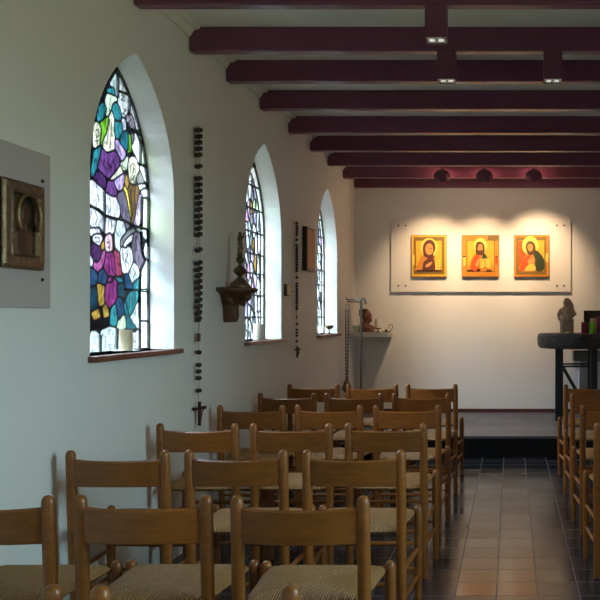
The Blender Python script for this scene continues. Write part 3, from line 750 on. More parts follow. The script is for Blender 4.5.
# ------------------------------------------------------------------ altar wall: board and three icons
bd = thing('picture_board', 'long white board on the altar wall carrying three golden icons', 'board', (0, D - .0005, 0))
MB().span((-1.515, -.032, 1.736), (.757, -.012, 2.655)).build('panel', M['board'], bd, bevel=.003)
for x in (-1.42, -1.33, .58, .67):
    for z in (1.815, 2.575):
        MB().lathe([(.011, -.0), (.011, .005), (.006, .008)], (x, -.032, z), 12, Matrix.Rotation(PI / 2, 3, 'X')).build('screw', M['screw'], bd, True)
        MB().lathe([(.012, 0), (.012, .013)], (x, 0, z), 10, Matrix.Rotation(PI / 2, 3, 'X')).build('standoff', M['steel'], bd)
def flat(name, col, rough=.42, var=.22): return simple(name, col, rough, var=var, scale=28)
IC_ = {'gold': flat('gold_leaf', (.72, .40, .035), .38), 'halo': flat('bright_gold', (.88, .62, .12), .35), 'border': flat('olive_border', (.22, .12, .018)), 'orange': flat('orange_ochre', (.60, .22, .02)),
       'red': flat('vermilion', (.58, .08, .012)), 'maroon': flat('maroon_robe', (.13, .03, .022)), 'dark': flat('umber', (.045, .02, .008)), 'flesh': flat('icon_flesh', (.58, .29, .07)),
       'green': flat('dark_green_robe', (.035, .05, .022)), 'ochre': flat('ochre_robe', (.55, .22, .03)), 'yellow': flat('yellow_page', (.80, .52, .08)), 'hair': flat('brown_hair', (.12, .042, .012))}
IK = list(IC_)
def circ(cx, cy, rx, ry=None, n=26): return [(cx + rx * math.cos(2 * PI * k / n), cy + (ry or rx) * math.sin(2 * PI * k / n)) for k in range(n)]
def fan(mb, pts, y):           # filled outline at depth y (drawn towards -Y)
    bm = bmesh.new(); vs = [bm.verts.new((p[0], y, p[1])) for p in pts]
    es = [bm.edges.new((vs[i], vs[(i + 1) % len(vs)])) for i in range(len(vs))]
    bmesh.ops.triangle_fill(bm, use_beauty=True, edges=es); bm.verts.index_update()
    mb.add([v.co[:] for v in bm.verts], [[v.index for v in f.verts] for f in bm.faces]); bm.free()
def icon(x0, x1, z0, z1, label, layers):
    """layers: (colour, outline) in unit coordinates of the board, painted back to front"""
    w, h = x1 - x0, z1 - z0
    t = thing('icon', label, 'icon', ((x0 + x1) / 2, D - .0335, (z0 + z1) / 2), group='golden icons on the white board')
    MB().span((-w / 2, -.034, -h / 2), (w / 2, 0, h / 2)).build('board', M['panelwood'], t, bevel=.003)
    g = MB(); d = -.0350
    for col, pts in layers:
        g.mi = IK.index(col); fan(g, [((p[0] - .5) * w, (p[1] - .5) * h) for p in pts], d); d -= .00035
    g.build('painting', [IC_[k] for k in IK], t)
R4 = lambda a, b, c, d: [(a, b), (c, b), (c, d), (a, d)]
sp_ = smooth_poly
icon(-1.252, -.81, 1.925, 2.452, 'golden icon of a veiled woman in maroon turned towards the middle', [
    ('gold', R4(.01, .01, .99, .99)), ('border', R4(.06, .06, .94, .95)), ('gold', R4(.13, .13, .86, .86)), ('yellow', R4(.02, .28, .09, .52)),
    ('halo', circ(.50, .70, .245, .225)), ('orange', sp_([(.14, .14), (.84, .14), (.80, .30), (.66, .44), (.62, .52), (.40, .54), (.26, .46), (.18, .30)])),
    ('maroon', sp_([(.30, .16), (.66, .14), (.66, .34), (.60, .46), (.40, .52), (.34, .40)])),
    ('maroon', sp_([(.34, .54), (.33, .72), (.42, .86), (.56, .88), (.66, .80), (.68, .66), (.62, .54), (.66, .46), (.44, .44)])),
    ('flesh', sp_([(.41, .58), (.40, .71), (.47, .79), (.57, .78), (.62, .68), (.60, .57), (.50, .52)])), ('dark', R4(.49, .675, .59, .690)), ('dark', R4(.52, .60, .57, .607)),
    ('ochre', sp_([(.16, .16), (.30, .16), (.34, .34), (.46, .44), (.34, .48), (.24, .40)])), ('flesh', sp_([(.40, .27), (.52, .34), (.60, .36), (.55, .28), (.44, .22)])),
    ('yellow', R4(.68, .17, .82, .40)), ('dark', R4(.71, .22, .79, .23)), ('dark', R4(.71, .28, .79, .29)), ('dark', R4(.71, .34, .79, .35)), ('dark', R4(.14, .13, .86, .165))])
icon(-.617, -.152, 1.925, 2.452, 'middle golden icon of a bearded man holding an open book', [
    ('orange', R4(.01, .01, .99, .99)), ('border', R4(.70, .86, .99, .99)), ('dark', R4(.13, .12, .88, .88)), ('gold', R4(.145, .135, .865, .865)), ('halo', circ(.50, .74, .185, .19)),
    ('orange', sp_([(.20, .15), (.82, .15), (.78, .36), (.66, .50), (.56, .58), (.44, .58), (.32, .50), (.22, .34)])), ('red', sp_([(.24, .16), (.44, .15), (.46, .40), (.46, .56), (.34, .50), (.26, .36)])),
    ('green', sp_([(.56, .34), (.66, .36), (.68, .46), (.62, .55), (.56, .54)])), ('hair', sp_([(.38, .56), (.37, .74), (.43, .83), (.53, .83), (.60, .75), (.61, .58), (.54, .52), (.44, .52)])),
    ('flesh', sp_([(.43, .64), (.43, .74), (.50, .79), (.56, .74), (.56, .64), (.50, .59)])), ('dark', R4(.44, .705, .485, .716)), ('dark', R4(.515, .705, .56, .716)), ('hair', sp_([(.44, .62), (.50, .635), (.56, .62), (.53, .56), (.47, .56)])),
    ('flesh', sp_([(.36, .28), (.42, .40), (.47, .44), (.47, .32), (.42, .24)])), ('yellow', [(.50, .20), (.63, .23), (.78, .20), (.78, .42), (.63, .44), (.50, .42)]), ('dark', R4(.62, .21, .632, .43)),
    ('dark', R4(.15, .135, .30, .17)), ('dark', R4(.40, .135, .50, .19)), ('dark', R4(.66, .135, .80, .165)), ('yellow', R4(.03, .27, .10, .47)), ('red', R4(.90, .30, .97, .47)), ('dark', R4(.90, .47, .97, .50)), ('dark', R4(.03, .47, .10, .50))])
icon(.040, .480, 1.925, 2.452, 'golden icon of a saint in green cloak against red ground', [
    ('orange', R4(.01, .01, .99, .99)), ('border', R4(.05, .05, .92, .95)), ('gold', R4(.13, .14, .86, .87)), ('red', R4(.13, .14, .42, .86)), ('yellow', R4(.90, .36, .98, .56)), ('halo', circ(.46, .745, .235, .225)),
    ('ochre', sp_([(.16, .15), (.70, .15), (.70, .42), (.60, .56), (.42, .58), (.24, .40)])), ('red', sp_([(.15, .15), (.30, .16), (.44, .36), (.44, .52), (.24, .40)])),
    ('green', sp_([(.60, .16), (.84, .16), (.86, .38), (.78, .52), (.62, .64), (.54, .56), (.60, .42)])), ('hair', sp_([(.36, .60), (.33, .74), (.40, .84), (.52, .84), (.60, .74), (.60, .58), (.50, .52), (.42, .52)])),
    ('flesh', sp_([(.40, .64), (.38, .73), (.44, .79), (.52, .76), (.53, .66), (.46, .58)])), ('dark', R4(.39, .705, .43, .716)), ('dark', R4(.455, .705, .50, .716)),
    ('hair', sp_([(.40, .62), (.47, .60), (.52, .63), (.49, .53), (.43, .53)])), ('flesh', sp_([(.38, .38), (.48, .44), (.58, .42), (.52, .32), (.42, .30)])), ('yellow', sp_([(.30, .16), (.60, .16), (.58, .28), (.44, .30)]))])

# ------------------------------------------------------------------ corner shelf and what stands on it
SZ = 1.231
tag(MB().span((-W, 9.76, SZ - .058), (-1.505, D, SZ)).build('corner_shelf', M['shelf'], bevel=.003), 'pale corner shelf on altar wall holding terracotta bust and candles', 'shelf')
bt = thing('bust', 'terracotta bust of bearded head on the corner shelf', 'bust', (-1.785, 9.90, SZ + .0025))
b = MB()
b.ell((0, 0, .050), (.105, .075, .046)).ell((-.03, 0, .075), (.065, .06, .06)).tube([(-.015, 0, .07), (-.005, 0, .16)], [.05, .04], 12)
b.ell((-.005, 0, .205), (.062, .055, .075)).ell((-.025, 0, .225), (.066, .064, .065)).ell((.045, 0, .195), (.022, .014, .022)).ell((.035, 0, .150), (.034, .034, .035)).ell((.03, 0, .225), (.03, .05, .012))
for s in (-1, 1): b.ell((-.01, s * .056, .195), (.016, .01, .024))
b.box((0, 0, .012), (.19, .13, .024))
remeshed(b, 'body', M['terracotta'], bt, .007, 4)
hd = MB()
for k in range(9):
    a = k / 9 * 2 * PI; hd.ell((-.035 + .035 * math.cos(a), .045 * math.sin(a), .262), (.028, .028, .024))
hd.ell((-.06, 0, .225), (.036, .055, .05)).ell((-.03, 0, .27), (.05, .05, .022))
remeshed(hd, 'hair', M['dark_terracotta'], bt, .008, 3)

def candle(name, label, loc, r, h, mat, group=None, wick=True):
    t = thing(name, label, 'candle', loc, group=group)
    MB().lathe([(r * .97, 0), (r, .004), (r, h - .006), (r * .95, h), (r * .80, h - .001), (r * .55, h - .007), (r * .1, h - .009)], (0, 0, 0), 24).build('wax', mat, t, True)
    if wick: MB().tube([(0, 0, h - .010), (.001, 0, h + .004), (.004, 0, h + .011)], .0016, 6).build('wick', M['wick'], t)
    return t
vt = thing('votive_glass', 'small greenish votive glass at the wall end of corner shelf', 'candle holder', (-1.915, 9.86, SZ))
MB().lathe([(.030, 0), (.034, .004), (.040, .085), (.036, .085), (.031, .010), (.001, .008)], (0, 0, 0), 20).build('glass', M['votive_glass'], vt, True)
MB().lathe([(.028, .011), (.031, .045), (.001, .047)], (0, 0, 0), 18).build('wax', M['candle_white'], vt, True)
ch = thing('candle_stand', 'low metal candle stand beside the terracotta bust', 'candle holder', (-1.652, 9.93, SZ))
MB().lathe([(.038, 0), (.038, .005), (.010, .014), (.008, .035), (.036, .042), (.042, .052), (.038, .052), (.001, .046)], (0, 0, 0), 20).build('body', M['iron'], ch, True)
candle('candle', 'short white candle on low stand beside terracotta bust', (-1.652, 9.93, SZ + .0521), .036, .115, M['candle_white'])
cs = thing('chamberstick', 'small chamber candlestick with looped handle at end of corner shelf', 'candle holder', (-1.545, 9.90, SZ))
MB().lathe([(.048, .004), (.052, .014), (.048, .014), (.042, .007), (.016, .007), (.014, .034), (.020, .038), (.011, .038), (.010, .01), (.001, .01)], (0, 0, 0), 22).build('dish', M['iron'], cs, True)
MB().tube([(.045, 0, .012), (.058, 0, .02)] + [(.055 + .026 * math.sin(a), 0, .066 - .030 * math.cos(a)) for a in [.5 + .45 * k for k in range(12)]], .0045, 8).build('handle', M['iron'], cs, True)
MB().lathe([(.046, 0), (.046, .005)], (0, 0, 0), 20).build('foot', M['iron'], cs)

# ------------------------------------------------------------------ censer stand and censer
PX, PY = -1.742, 9.30
st = thing('censer_stand', 'tall thin metal stand with crooked top before the corner shelf', 'stand', (PX, PY, STEP_Z))
H = 1.627 - STEP_Z
MB().lathe([(.13, 0), (.13, .012), (.05, .022), (.016, .04)], (0, 0, 0), 26).build('base', M['steel'], st, True)
MB().tube([(0, 0, .02), (0, 0, H - .02)], .0140, 10).build('pole', M['dull_steel'], st, True)
MB().tube([(0, 0, H - .03), (.003, 0, H), (.02, 0, H + .012), (.042, 0, H - .004), (.052, 0, H - .035), (.052, 0, H - .06)], .0125, 10).build('crook', M['dull_steel'], st, True)
MB().tube([(-.172, 0, H - .005), (.004, 0, H - .005)], .0085, 8).tube([(-.165, 0, H - .028), (0, 0, H - .034)], .0075, 8).tube([(-.165, 0, H - .005), (-.178, 0, H + .015)], .006, 8).build('arm', M['dull_steel'], st, True)
cn = thing('censer', 'bronze censer hanging on chains from the crooked stand', 'censer', (PX - .165, PY, STEP_Z + H - .048))
def ring(mb, c, R, r, n=16, axis='Y'):
    pts = [(c[0] + R * math.cos(2 * PI * k / n), c[1], c[2] + R * math.sin(2 * PI * k / n)) for k in range(n + 1)]
    return mb.tube(pts, r, 6, False)
ring(MB(), (0, 0, -.028), .022, .0035).build('ring', M['steel'], cn, True)
MB().lathe([(.004, -.05), (.026, -.058), (.028, -.066), (.004, -.068)], (0, 0, 0), 18).build('cap', M['steel'], cn, True)
for k in range(4):
    a = PI / 4 + k * PI / 2; c_, s_ = math.cos(a), math.sin(a); cm = MB()
    nl = 44; z0, z1 = -.066, -.905
    for i in range(nl):
        za, zb = z0 + (z1 - z0) * i / nl, z0 + (z1 - z0) * (i + 1.15) / nl
        ra = .024 - .012 * i / nl
        w_ = .0062
        if i % 2: cm.box((ra * c_, ra * s_, (za + zb) / 2), (w_ * 2.2, w_ * .8, za - zb))
        else: cm.box((ra * c_, ra * s_, (za + zb) / 2), (w_ * .8, w_ * 2.2, za - zb))
    cm.build('chain', M['dull_steel'], cn)
CB = -.115
MB().lathe([(r_, z_ + CB) for r_, z_ in [(.004, -.97), (.030, -.968), (.034, -.955), (.014, -.94), (.020, -.925), (.048, -.895), (.055, -.86), (.050, -.845), (.044, -.825), (.030, -.795), (.016, -.775), (.018, -.765), (.010, -.75), (.004, -.74)]], (0, 0, 0), 22).build('bowl', M['iron'], cn, True)

# ------------------------------------------------------------------ altar
AX, AY, AR, AZ = .760, 9.50, .445, 1.228
al = thing('altar_table', 'round rough-hewn dark stone altar on black steel legs', 'altar', (AX, AY, 0))
wr = random.Random(9); ph = [wr.uniform(0, 6.28) for _ in range(6)]
def wob(a, z): return 1 + .010 * math.sin(5 * a + ph[0]) + .007 * math.sin(11 * a + ph[1] + z * 30) + .006 * math.sin(23 * a + ph[2] + z * 60)
MB().lathe([(.3, 1.050), (AR - .045, 1.052), (AR - .018, 1.066), (AR - .004, 1.10), (AR + .002, 1.15), (AR, 1.20), (AR - .012, AZ - .004), (AR - .03, AZ), (.2, AZ), (.001, AZ)], (0, 0, 0), 90, wob=wob).build('stone_slab', M['slab'], al, True, angle=1.2)
for y, xs in ((-.24, (-.21, .20)), (.24, (-.165, .215))):
    for x in xs:
        MB().span((x - .038, y - .038, STEP_Z), (x + .038, y + .038, 1.052)).build('leg', M['dark_steel'], al, bevel=.003)
for y in (-.24, .24):
    MB().span((-.172 if y < 0 else -.127, y - .010, .838), (.162 if y < 0 else .177, y + .010, .858)).build('rail', M['dark_steel'], al)
    MB().box((-.005 if y < 0 else .02, y, .56), (.030, .028, .60), Matrix.Rotation(-.52, 3, 'Y')).build('brace', M['dark_steel'], al)


ma = thing('madonna_statue', 'grey-brown carved seated woman with child on the stone altar', 'statue', (.650, 9.33, AZ))
b = MB()
b.lathe([(.050, .022), (.060, .03), (.074, .09), (.086, .15), (.070, .175), (.04, .185)], (0, -.005, 0), 20, sy=.75)
for q in (-1, 1): b.ell((q * .036 - .004, -.030, .014), (.020, .036, .015)).tube([(q * .04, -.02, .02), (q * .044, -.045, .10), (q * .042, -.05, .16)], [.020, .026, .028], 10)
b.ell((0, -.03, .160), (.080, .060, .036)).lathe([(.056, .16), (.066, .22), (.072, .268), (.056, .300), (.026, .325)], (0, .012, 0), 18, sy=.70)
hr = Matrix.Rotation(.20, 3, 'Y')
b.ell((-.012, -.006, .362), (.030, .035, .042), rot=hr)
b.tube([(.060, .020, .255), (.040, .022, .315), (.014, .014, .365), (-.006, .012, .398), (-.010, .008, .410)], [.030, .046, .044, .034, .018], 14)
b.tube([(-.060, .01, .285), (-.094, -.005, .222), (-.086, -.03, .165), (-.055, -.055, .165)], [.024, .023, .019, .016], 10)
b.tube([(.064, .01, .280), (.094, -.005, .225), (.062, -.055, .205), (.018, -.08, .205)], [.024, .023, .019, .016], 10)
b.tube([(-.010, -.06, .18), (-.006, -.062, .245)], [.028, .020], 10).ell((-.004, -.068, .270), (.019, .020, .023)).tube([(-.03, -.075, .20), (-.042, -.09, .15)], [.014, .011], 8).tube([(.010, -.075, .20), (.016, -.095, .15)], [.014, .011], 8)
for k in range(7):
    q = -.9 + .3 * k; b.tube([(.058 * math.sin(q), -.005 - .045 * math.cos(q), .03), (.078 * math.sin(q), -.01 - .060 * math.cos(q), .145)], [.009, .007], 6)
b.box((.072, .03, .055), (.022, .05, .11)).box((-.066, .045, .055), (.018, .03, .11)).box((0, .04, .10), (.15, .04, .02))
b.ell((-.016, -.042, .360), (.005, .008, .010))
remeshed(b, 'figure', M['statue'], ma, .0055, 3)

cg = 'pillar candles on the stone altar'
candle('candle', 'crimson pillar candle on the stone altar, beside the lime green one', (.862, 9.36, AZ), .041, .132, M['candle_red'], cg)
candle('candle', 'lime green pillar candle on the stone altar', (.948, 9.34, AZ), .041, .132, M['candle_green'], cg)
candle('candle', 'pale pink pillar candle standing behind the lime green candle', (.978, 9.47, AZ), .041, .178, M['candle_pink'], cg)
candle('candle', 'tall plum pillar candle on the altar, cut by the photo edge', (1.045, 9.36, AZ), .043, .198, M['candle_purple'], cg)
bs = thing('bookstand', 'black tilted bookstand on the stone altar behind the candles', 'bookstand', (1.02, 9.66, AZ))
rx = Matrix.Rotation(-.22, 3, 'X')
MB().box((0, .005, .140), (.28, .014, .265), rx).build('back_board', M['darkwood'], bs, bevel=.003)
MB().span((-.14, -.075, 0), (.14, .055, .014)).span((-.14, -.083, 0), (.14, -.071, .03)).build('ledge', M['darkwood'], bs, bevel=.002)
pd = thing('pedestal', 'pale grey pedestal with darker top behind the stone altar', 'pedestal', (.985, 9.99, STEP_Z))
MB().span((-.14, -.11, 0), (.14, .125, .66)).build('column', M['pedestal'], pd, bevel=.004)
MB().span((-.215, -.15, .66), (.215, .135, .79)).build('top', M['pedestal_top'], pd, bevel=.01)

# ------------------------------------------------------------------ things on the stained glass wall
def rosary(yc, ztop, zbot, br, label, wide, cross_h):
    """two strands of beads side by side, meeting at a medal, then a single tail and a crucifix"""
    L = ztop - zbot
    t = thing('rosary', label, 'rosary', (-W, yc, ztop), group='wooden rosaries hanging on the wall')
    MB().lathe([(.004, 0), (.004, .03), (.009, .03), (.009, .034)], (0, 0, .0), 10, Matrix.Rotation(PI / 2, 3, 'Y')).build('nail', M['steel'], t)
    x = .012 + br
    frac = lambda y: -(y - 128) / 299 * L        # photo heights along the first rosary
    gap = (156 - 131) / 4.0
    zz = [131 + gap * k * .98 for k in range(5)] + [167] + [179 + 6.2 * k for k in range(10)] + [250] + [263 + 6.2 * k for k in range(10)]
    proto_b = MB().lathe([(br * .4, -br * .78), (br * .85, -br * .64), (br, -br * .25), (br, br * .25), (br * .85, br * .64), (br * .4, br * .78)], (0, 0, 0), 12).build('bead', M['bead'], t, True)
    spots = []
    for s in (-1, 1):
        for i, y in enumerate(zz):
            w_ = wide * (1 if y < 305 else max(.45, 1 - (y - 305) / 30))
            off = .3 * br if s > 0 else -.3 * br
            spots.append((x, s * w_ + .002 * math.sin(i * 2.1 + s), frac(y) + off))
    for y in (352, 364.5, 371, 377.5, 390): spots.append((x, 0, frac(y)))
    for i, p in enumerate(spots):
        b = proto_b if i == 0 else proto_b.copy()
        if i: COL.objects.link(b); b.parent = t
        b.location = p; b.rotation_euler = (.1 * math.sin(i * 1.7), 0, i * 1.1)
    c = MB()
    for s in (-1, 1): c.tube([(x, 0, -.004), (x, s * wide, frac(131)), (x, s * wide, frac(300)), (x, s * wide * .4, frac(328)), (x, 0, frac(335))], br * .12, 6)
    c.tube([(x, 0, frac(335)), (x, 0, frac(404))], br * .12, 6).build('cord', M['cord'], t)
    MB().box((x, 0, frac(337)), (br * .7, br * 1.9, .052 * L / 1.88)).build('medal', M['bead_red'], t, bevel=.003)
    cr = MB(); z0 = frac(401); h = cross_h; aw = h * .40
    cr.span((-.007, -br * .55, -h), (.007, br * .55, 0)).span((-.006, -aw, -h * .34), (.006, aw, -h * .34 + br * 1.1))
    o = cr.build('crucifix', M['bead'], t, bevel=.003)
    o.location = (max(x, aw * .36 + .012), 0, z0); o.rotation_euler = (0, 0, -.34)
    cp = MB(); zc = -h * .28
    cp.tube([(.011, 0, zc - h * .48), (.012, .002, zc - h * .25), (.012, 0, zc - .02)], [.004, .007, .010], 8).ell((.014, .002, zc + .004), .009, 10)
    for q in (-1, 1): cp.tube([(.011, q * .008, zc - .02), (.010, q * aw * .8, zc + .006)], [.005, .003], 6)
    cp.build('corpus', M['bead_red'], o, True)
rosary(4.985, 2.602, .730, .0175, 'long dark wooden rosary hanging between the first two arched windows', .0165, .150)
rosary(7.29, 2.285, 1.045, .0120, 'shorter dark rosary hanging between second arched window and framed panel', .0095, .105)

# carved console with the finial ornament
KY, KZ = 5.50, 1.620
ko = thing('wall_console', 'carved dark walnut wall bracket beside the second arched window', 'bracket', (-W, KY + .02, KZ))
def half_sweep(sections, n=22, lump=.0):
    mb = MB(); vs = []
    for (w_, d_, z) in sections:
        for k in range(n + 1):
            a = PI * k / n
            r = 1 + lump * math.sin(7 * a + z * 55) + lump * .6 * math.sin(13 * a - z * 90)
            vs.append((.0 + d_ * math.sin(a) ** .8 * r, -w_ * math.cos(a) * r, z))
    m = n + 1; fs = []
    for j in range(len(sections) - 1):
        for k in range(n): fs.append((j * m + k, j * m + k + 1, (j + 1) * m + k + 1, (j + 1) * m + k))
        fs.append((j * m, j * m + n, (j + 1) * m + n, (j + 1) * m))
    fs.append(tuple(range(m))); fs.append(tuple((len(sections) - 1) * m + k for k in range(m)))
    return mb.add(vs, fs)
half_sweep([(.158, .210, -.030), (.166, .222, -.020), (.166, .222, -.006), (.160, .214, 0)], lump=.012).build('shelf_top', M['carved'], ko, True)
half_sweep([(.016, .074, -.236), (.026, .086, -.228), (.034, .090, -.19), (.040, .092, -.15), (.048, .096, -.12), (.060, .104, -.092), (.080, .128, -.066), (.108, .172, -.046), (.140, .200, -.030)], lump=.06).build('carved_body', M['carved'], ko, True)
for s in (-1, 1):
    MB().tube([(.05, s * .10, -.05), (.07, s * .12, -.075), (.085, s * .105, -.10), (.075, s * .085, -.105), (.07, s * .09, -.09)], [.016, .016, .014, .011, .008], 10).build('scroll', M['carved'], ko, True)
MB().ell((.155, 0, -.062), (.025, .032, .03)).ell((.125, 0, -.10), (.024, .022, .028)).build('carved_leaf', M['carved'], ko, True)
fo = thing('finial_ornament', 'bulbous bronze finial with tiny standing figure on the walnut bracket', 'ornament', (-W + .112, KY, KZ + .001))
MB().lathe([(.070, 0), (.072, .008), (.066, .022), (.052, .040), (.034, .056), (.017, .068), (.013, .076), (.018, .084), (.036, .098), (.044, .114), (.036, .132), (.018, .146), (.011, .156), (.012, .166), (.024, .178), (.029, .192), (.023, .206), (.012, .216), (.007, .224), (.001, .226)], (0, 0, 0), 26).build('baluster', M['iron'], fo, True)
b = MB()
b.tube([(0, 0, .222), (.002, 0, .27), (0, 0, .315), (0, 0, .345)], [.012, .017, .013, .017], 10).ell((0, 0, .372), (.011, .011, .014)).tube([(0, .014, .348), (.006, .030, .345), (.014, .036, .385)], [.006, .006, .005], 6)
b.tube([(0, -.014, .348), (.006, -.030, .325), (.014, -.026, .295)], [.006, .006, .005], 6).ell((0, 0, .225), (.02, .02, .008)).ell((0, .002, .352), (.012, .019, .012)).tube([(0, 0, .34), (0, .0, .375)], [.006, .006], 6)
fg = remeshed(b, 'standing_figure', M['iron'], fo, .0035, 2); fg.scale = (1.2, 1.2, 1.0)

fp = thing('framed_panel', 'small dark framed wooden panel beside the third arched window', 'picture', (-W, 7.725, 2.07))
MB().span((0, -.155, -.21), (.045, .155, .21)).build('frame', M['darkwood'], fp, bevel=.004)
MB().span((.045, -.130, -.185), (.048, .130, .185)).build('panel', M['panelwood'], fp)

pq = thing('wall_plaque', 'small gilded plaque low beside the second arched window', 'plaque', (-W, 7.0, 1.655))
MB().span((0, -.045, -.052), (.024, .045, .052)).build('backing', M['darkwood'], pq, bevel=.003)
MB().span((.024, -.036, -.042), (.028, .036, .042)).ell((.028, 0, .012), (.006, .014, .016)).ell((.028, 0, -.018), (.007, .02, .02)).build('relief', M['gold'], pq)

# icon in a metal cover on its own board near the camera
ib = thing('picture_backboard', 'pale grey board on the wall behind the metal-covered icon', 'board', (-W, 3.19, 1.78))
MB().span((.012, -.25, -.322), (.022, .203, .322)).build('panel', M['greyboard'], ib, bevel=.002)
for y in (-.205, .140):
    for z in (-.205, .205):
        MB().lathe([(.007, .022), (.007, .028), (.004, .030)], (0, y, z), 12, Matrix.Rotation(PI / 2, 3, 'Y')).build('screw', M['screw'], ib, True)
        MB().lathe([(.008, 0), (.008, .012)], (0, y, z), 10, Matrix.Rotation(PI / 2, 3, 'Y')).build('standoff', M['steel'], ib)
oi = thing('metal_covered_icon', 'dark icon in a beaten silver-gilt cover on grey backboard', 'icon', (-W + .0228, 3.172, 1.783))
w2, h2 = .134, .172
MB().span((0, -w2, -h2), (.016, w2, h2)).build('board', M['darkwood'], oi)
fr = MB(); ny, nz = 30, 36; rr = random.Random(4)
def cov(y, z):
    e = min(w2 - abs(y), h2 - abs(z)); inr = e > .044
    dx = .030 if not inr else .020
    if e < .008: dx = .022
    if inr and e < .050: dx = .034
    return dx + (.0012 * math.sin(y * 150) * math.sin(z * 130) if not inr else .0004 * math.sin(y * 220 + z * 90))
ys = [-w2 + 2 * w2 * i / ny for i in range(ny + 1)]; zs_ = [-h2 + 2 * h2 * i / nz for i in range(nz + 1)]
vs = [(cov(y, z), y, z) for y in ys for z in zs_] + [(0.004, y, z) for y in ys for z in zs_]; m = nz + 1; o_ = (ny + 1) * m
fs = []
for i in range(ny):
    for j in range(nz):
        c_ = (ys[i] + ys[i + 1]) / 2, (zs_[j] + zs_[j + 1]) / 2
        hole = abs(c_[0] - .012) < .060 and -.105 < c_[1] < .055 or ((c_[0] - .012) / .062) ** 2 + ((c_[1] - .05) / .07) ** 2 < 1
        if not hole: fs.append((i * m + j, (i + 1) * m + j, (i + 1) * m + j + 1, i * m + j + 1))
for i in range(ny):
    fs.append((i * m, (i + 1) * m, o_ + (i + 1) * m, o_ + i * m)); fs.append((i * m + nz, (i + 1) * m + nz, o_ + (i + 1) * m + nz, o_ + i * m + nz))
for j in range(nz):
    fs.append((j, j + 1, o_ + j + 1, o_ + j)); fs.append((ny * m + j, ny * m + j + 1, o_ + ny * m + j + 1, o_ + ny * m + j))
fr.add(vs, fs).build('metal_cover', M['brass'], oi, True)
MB().tube([(.034, .012 + .074 * math.cos(a), .040 + .082 * math.sin(a)) for a in [-.75 + (PI + 1.5) * k / 30 for k in range(31)]], .0095, 10, True, .8).build('halo', M['dull_gilt'], oi, True)
b = MB(); b.ell((.016, .012, .045), (.014, .034, .046)).ell((.014, .012, -.065), (.014, .062, .075)).tube([(.016, .012, .0), (.016, .012, -.03)], [.013, .013], 10)
remeshed(b, 'figure', M['figure_brown'], oi, .004, 3)

# ------------------------------------------------------------------ on the window sills
pl = thing('saucer', 'pale saucer under the candle in the first arched window', 'saucer', (-2.035, 4.228, SILL))
MB().lathe([(.030, 0), (.045, .002), (.070, .008), (.071, .010), (.045, .005), (.001, .0045)], (0, 0, 0), 28).build('dish', M['plate'], pl, True)
candle('candle', 'cream pillar candle on saucer in the first arched window', (-2.035, 4.228, SILL + .005), .033, .112, M['candle'])
candle('candle', 'white pillar candle on the sill of second arched window', (-2.035, 6.445, SILL), .039, .130, M['candle_white'])
cu = thing('goblet', 'small metal goblet on the sill of third arched window', 'cup', (-2.015, 8.87, SILL))
MB().lathe([(.030, 0), (.030, .005), (.008, .014), (.006, .040), (.014, .048), (.042, .066), (.050, .092), (.046, .092), (.036, .068), (.001, .054)], (0, 0, 0), 22).build('body', M['iron'], cu, True)

# ------------------------------------------------------------------ daylight
wd = bpy.data.worlds.new('sky'); SC.world = wd; wd.use_nodes = True; nt = wd.node_tree
bg = nt.nodes['Background']
tc = nt.nodes.new('ShaderNodeTexCoord'); sp = nt.nodes.new('ShaderNodeSeparateXYZ'); nt.links.new(tc.outputs['Generated'], sp.inputs[0])
def mrange(sock, a, b):
    n = nt.nodes.new('ShaderNodeMapRange'); n.interpolation_type = 'SMOOTHSTEP'; nt.links.new(sock, n.inputs[0]); n.inputs[1].default_value = a; n.inputs[2].default_value = b
    return n.outputs[0]
east = mrange(sp.outputs[0], -.4, .4)
SKY_L, SKY_LOW, SKY_R = 46.0, 1.2, 17.0
left_sky = mixc(nt, mrange(sp.outputs[2], .26, .48), (.90 * SKY_LOW, .97 * SKY_LOW, 1.08 * SKY_LOW), (.84 * SKY_L, .97 * SKY_L, 1.06 * SKY_L))
sky = mixc(nt, east, left_sky, (.70 * SKY_R, .95 * SKY_R, 1.10 * SKY_R))
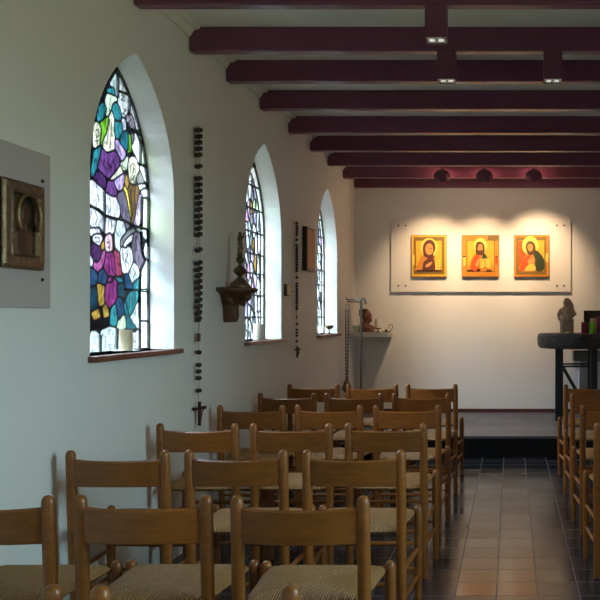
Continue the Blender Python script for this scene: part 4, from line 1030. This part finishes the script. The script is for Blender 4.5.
gnd = mixc(nt, east, (.72 * SKY_LOW, .86 * SKY_LOW, .74 * SKY_LOW), (.34 * SKY_R, .34 * SKY_R, .22 * SKY_R))
rear_ = mrange(sp.outputs[1], -.55, -.85)
SKY_B = 1.4
sky = mixc(nt, rear_, sky, (.95 * SKY_B, 1.0 * SKY_B, 1.02 * SKY_B)); gnd = mixc(nt, rear_, gnd, (.75 * SKY_B, .66 * SKY_B, .48 * SKY_B))
nt.links.new(mixc(nt, mrange(sp.outputs[2], -.10, .08), gnd, sky), bg.inputs[0])
def portal(name, loc, rot, sx, sy):
    L = bpy.data.lights.new(name, 'AREA'); L.shape = 'RECTANGLE'; L.size = sx; L.size_y = sy; L.cycles.is_portal = True
    o = bpy.data.objects.new(name, L); COL.objects.link(o); o.location = loc; o.rotation_euler = rot
    return o
portal('window_portal', (W + .2, (RW[0] + RW[1]) / 2, (RW[2] + RW[3]) / 2), (0, PI / 2, 0), RW[3] - RW[2], RW[1] - RW[0])
portal('window_portal', ((RD[0] + RD[1]) / 2, YR - .25, (RD[2] + RD[3]) / 2), (PI / 2, 0, 0), RD[1] - RD[0], RD[3] - RD[2])
for c in WIN_Y: portal('window_portal', (-W - .21, c, (SILL + APEX) / 2), (0, -PI / 2, 0), APEX - SILL, 2 * HW)

# ------------------------------------------------------------------ camera
cd = bpy.data.cameras.new('camera'); cam = bpy.data.objects.new('camera', cd); COL.objects.link(cam)
cam.location = (0, 0, EYE); cam.rotation_euler = (PI / 2, 0, 0)
cd.sensor_width = 36; cd.lens = 36 * F / 600; cd.shift_x = -(CX - 300) / 600; cd.shift_y = (CY - 300) / 600; cd.clip_start = .02
SC.camera = cam
vs_ = SC.view_settings; vs_.view_transform = 'Standard'; vs_.look = 'None'; vs_.exposure = 0.0; vs_.gamma = 1.0; vs_.use_curve_mapping = False
SC.cycles.use_denoising = True
SC.cycles.max_bounces = 10; SC.cycles.diffuse_bounces = 6; SC.cycles.transparent_max_bounces = 16
SC.cycles.sample_clamp_indirect = 6.0
SC.cycles.caustics_reflective = False; SC.cycles.caustics_refractive = False
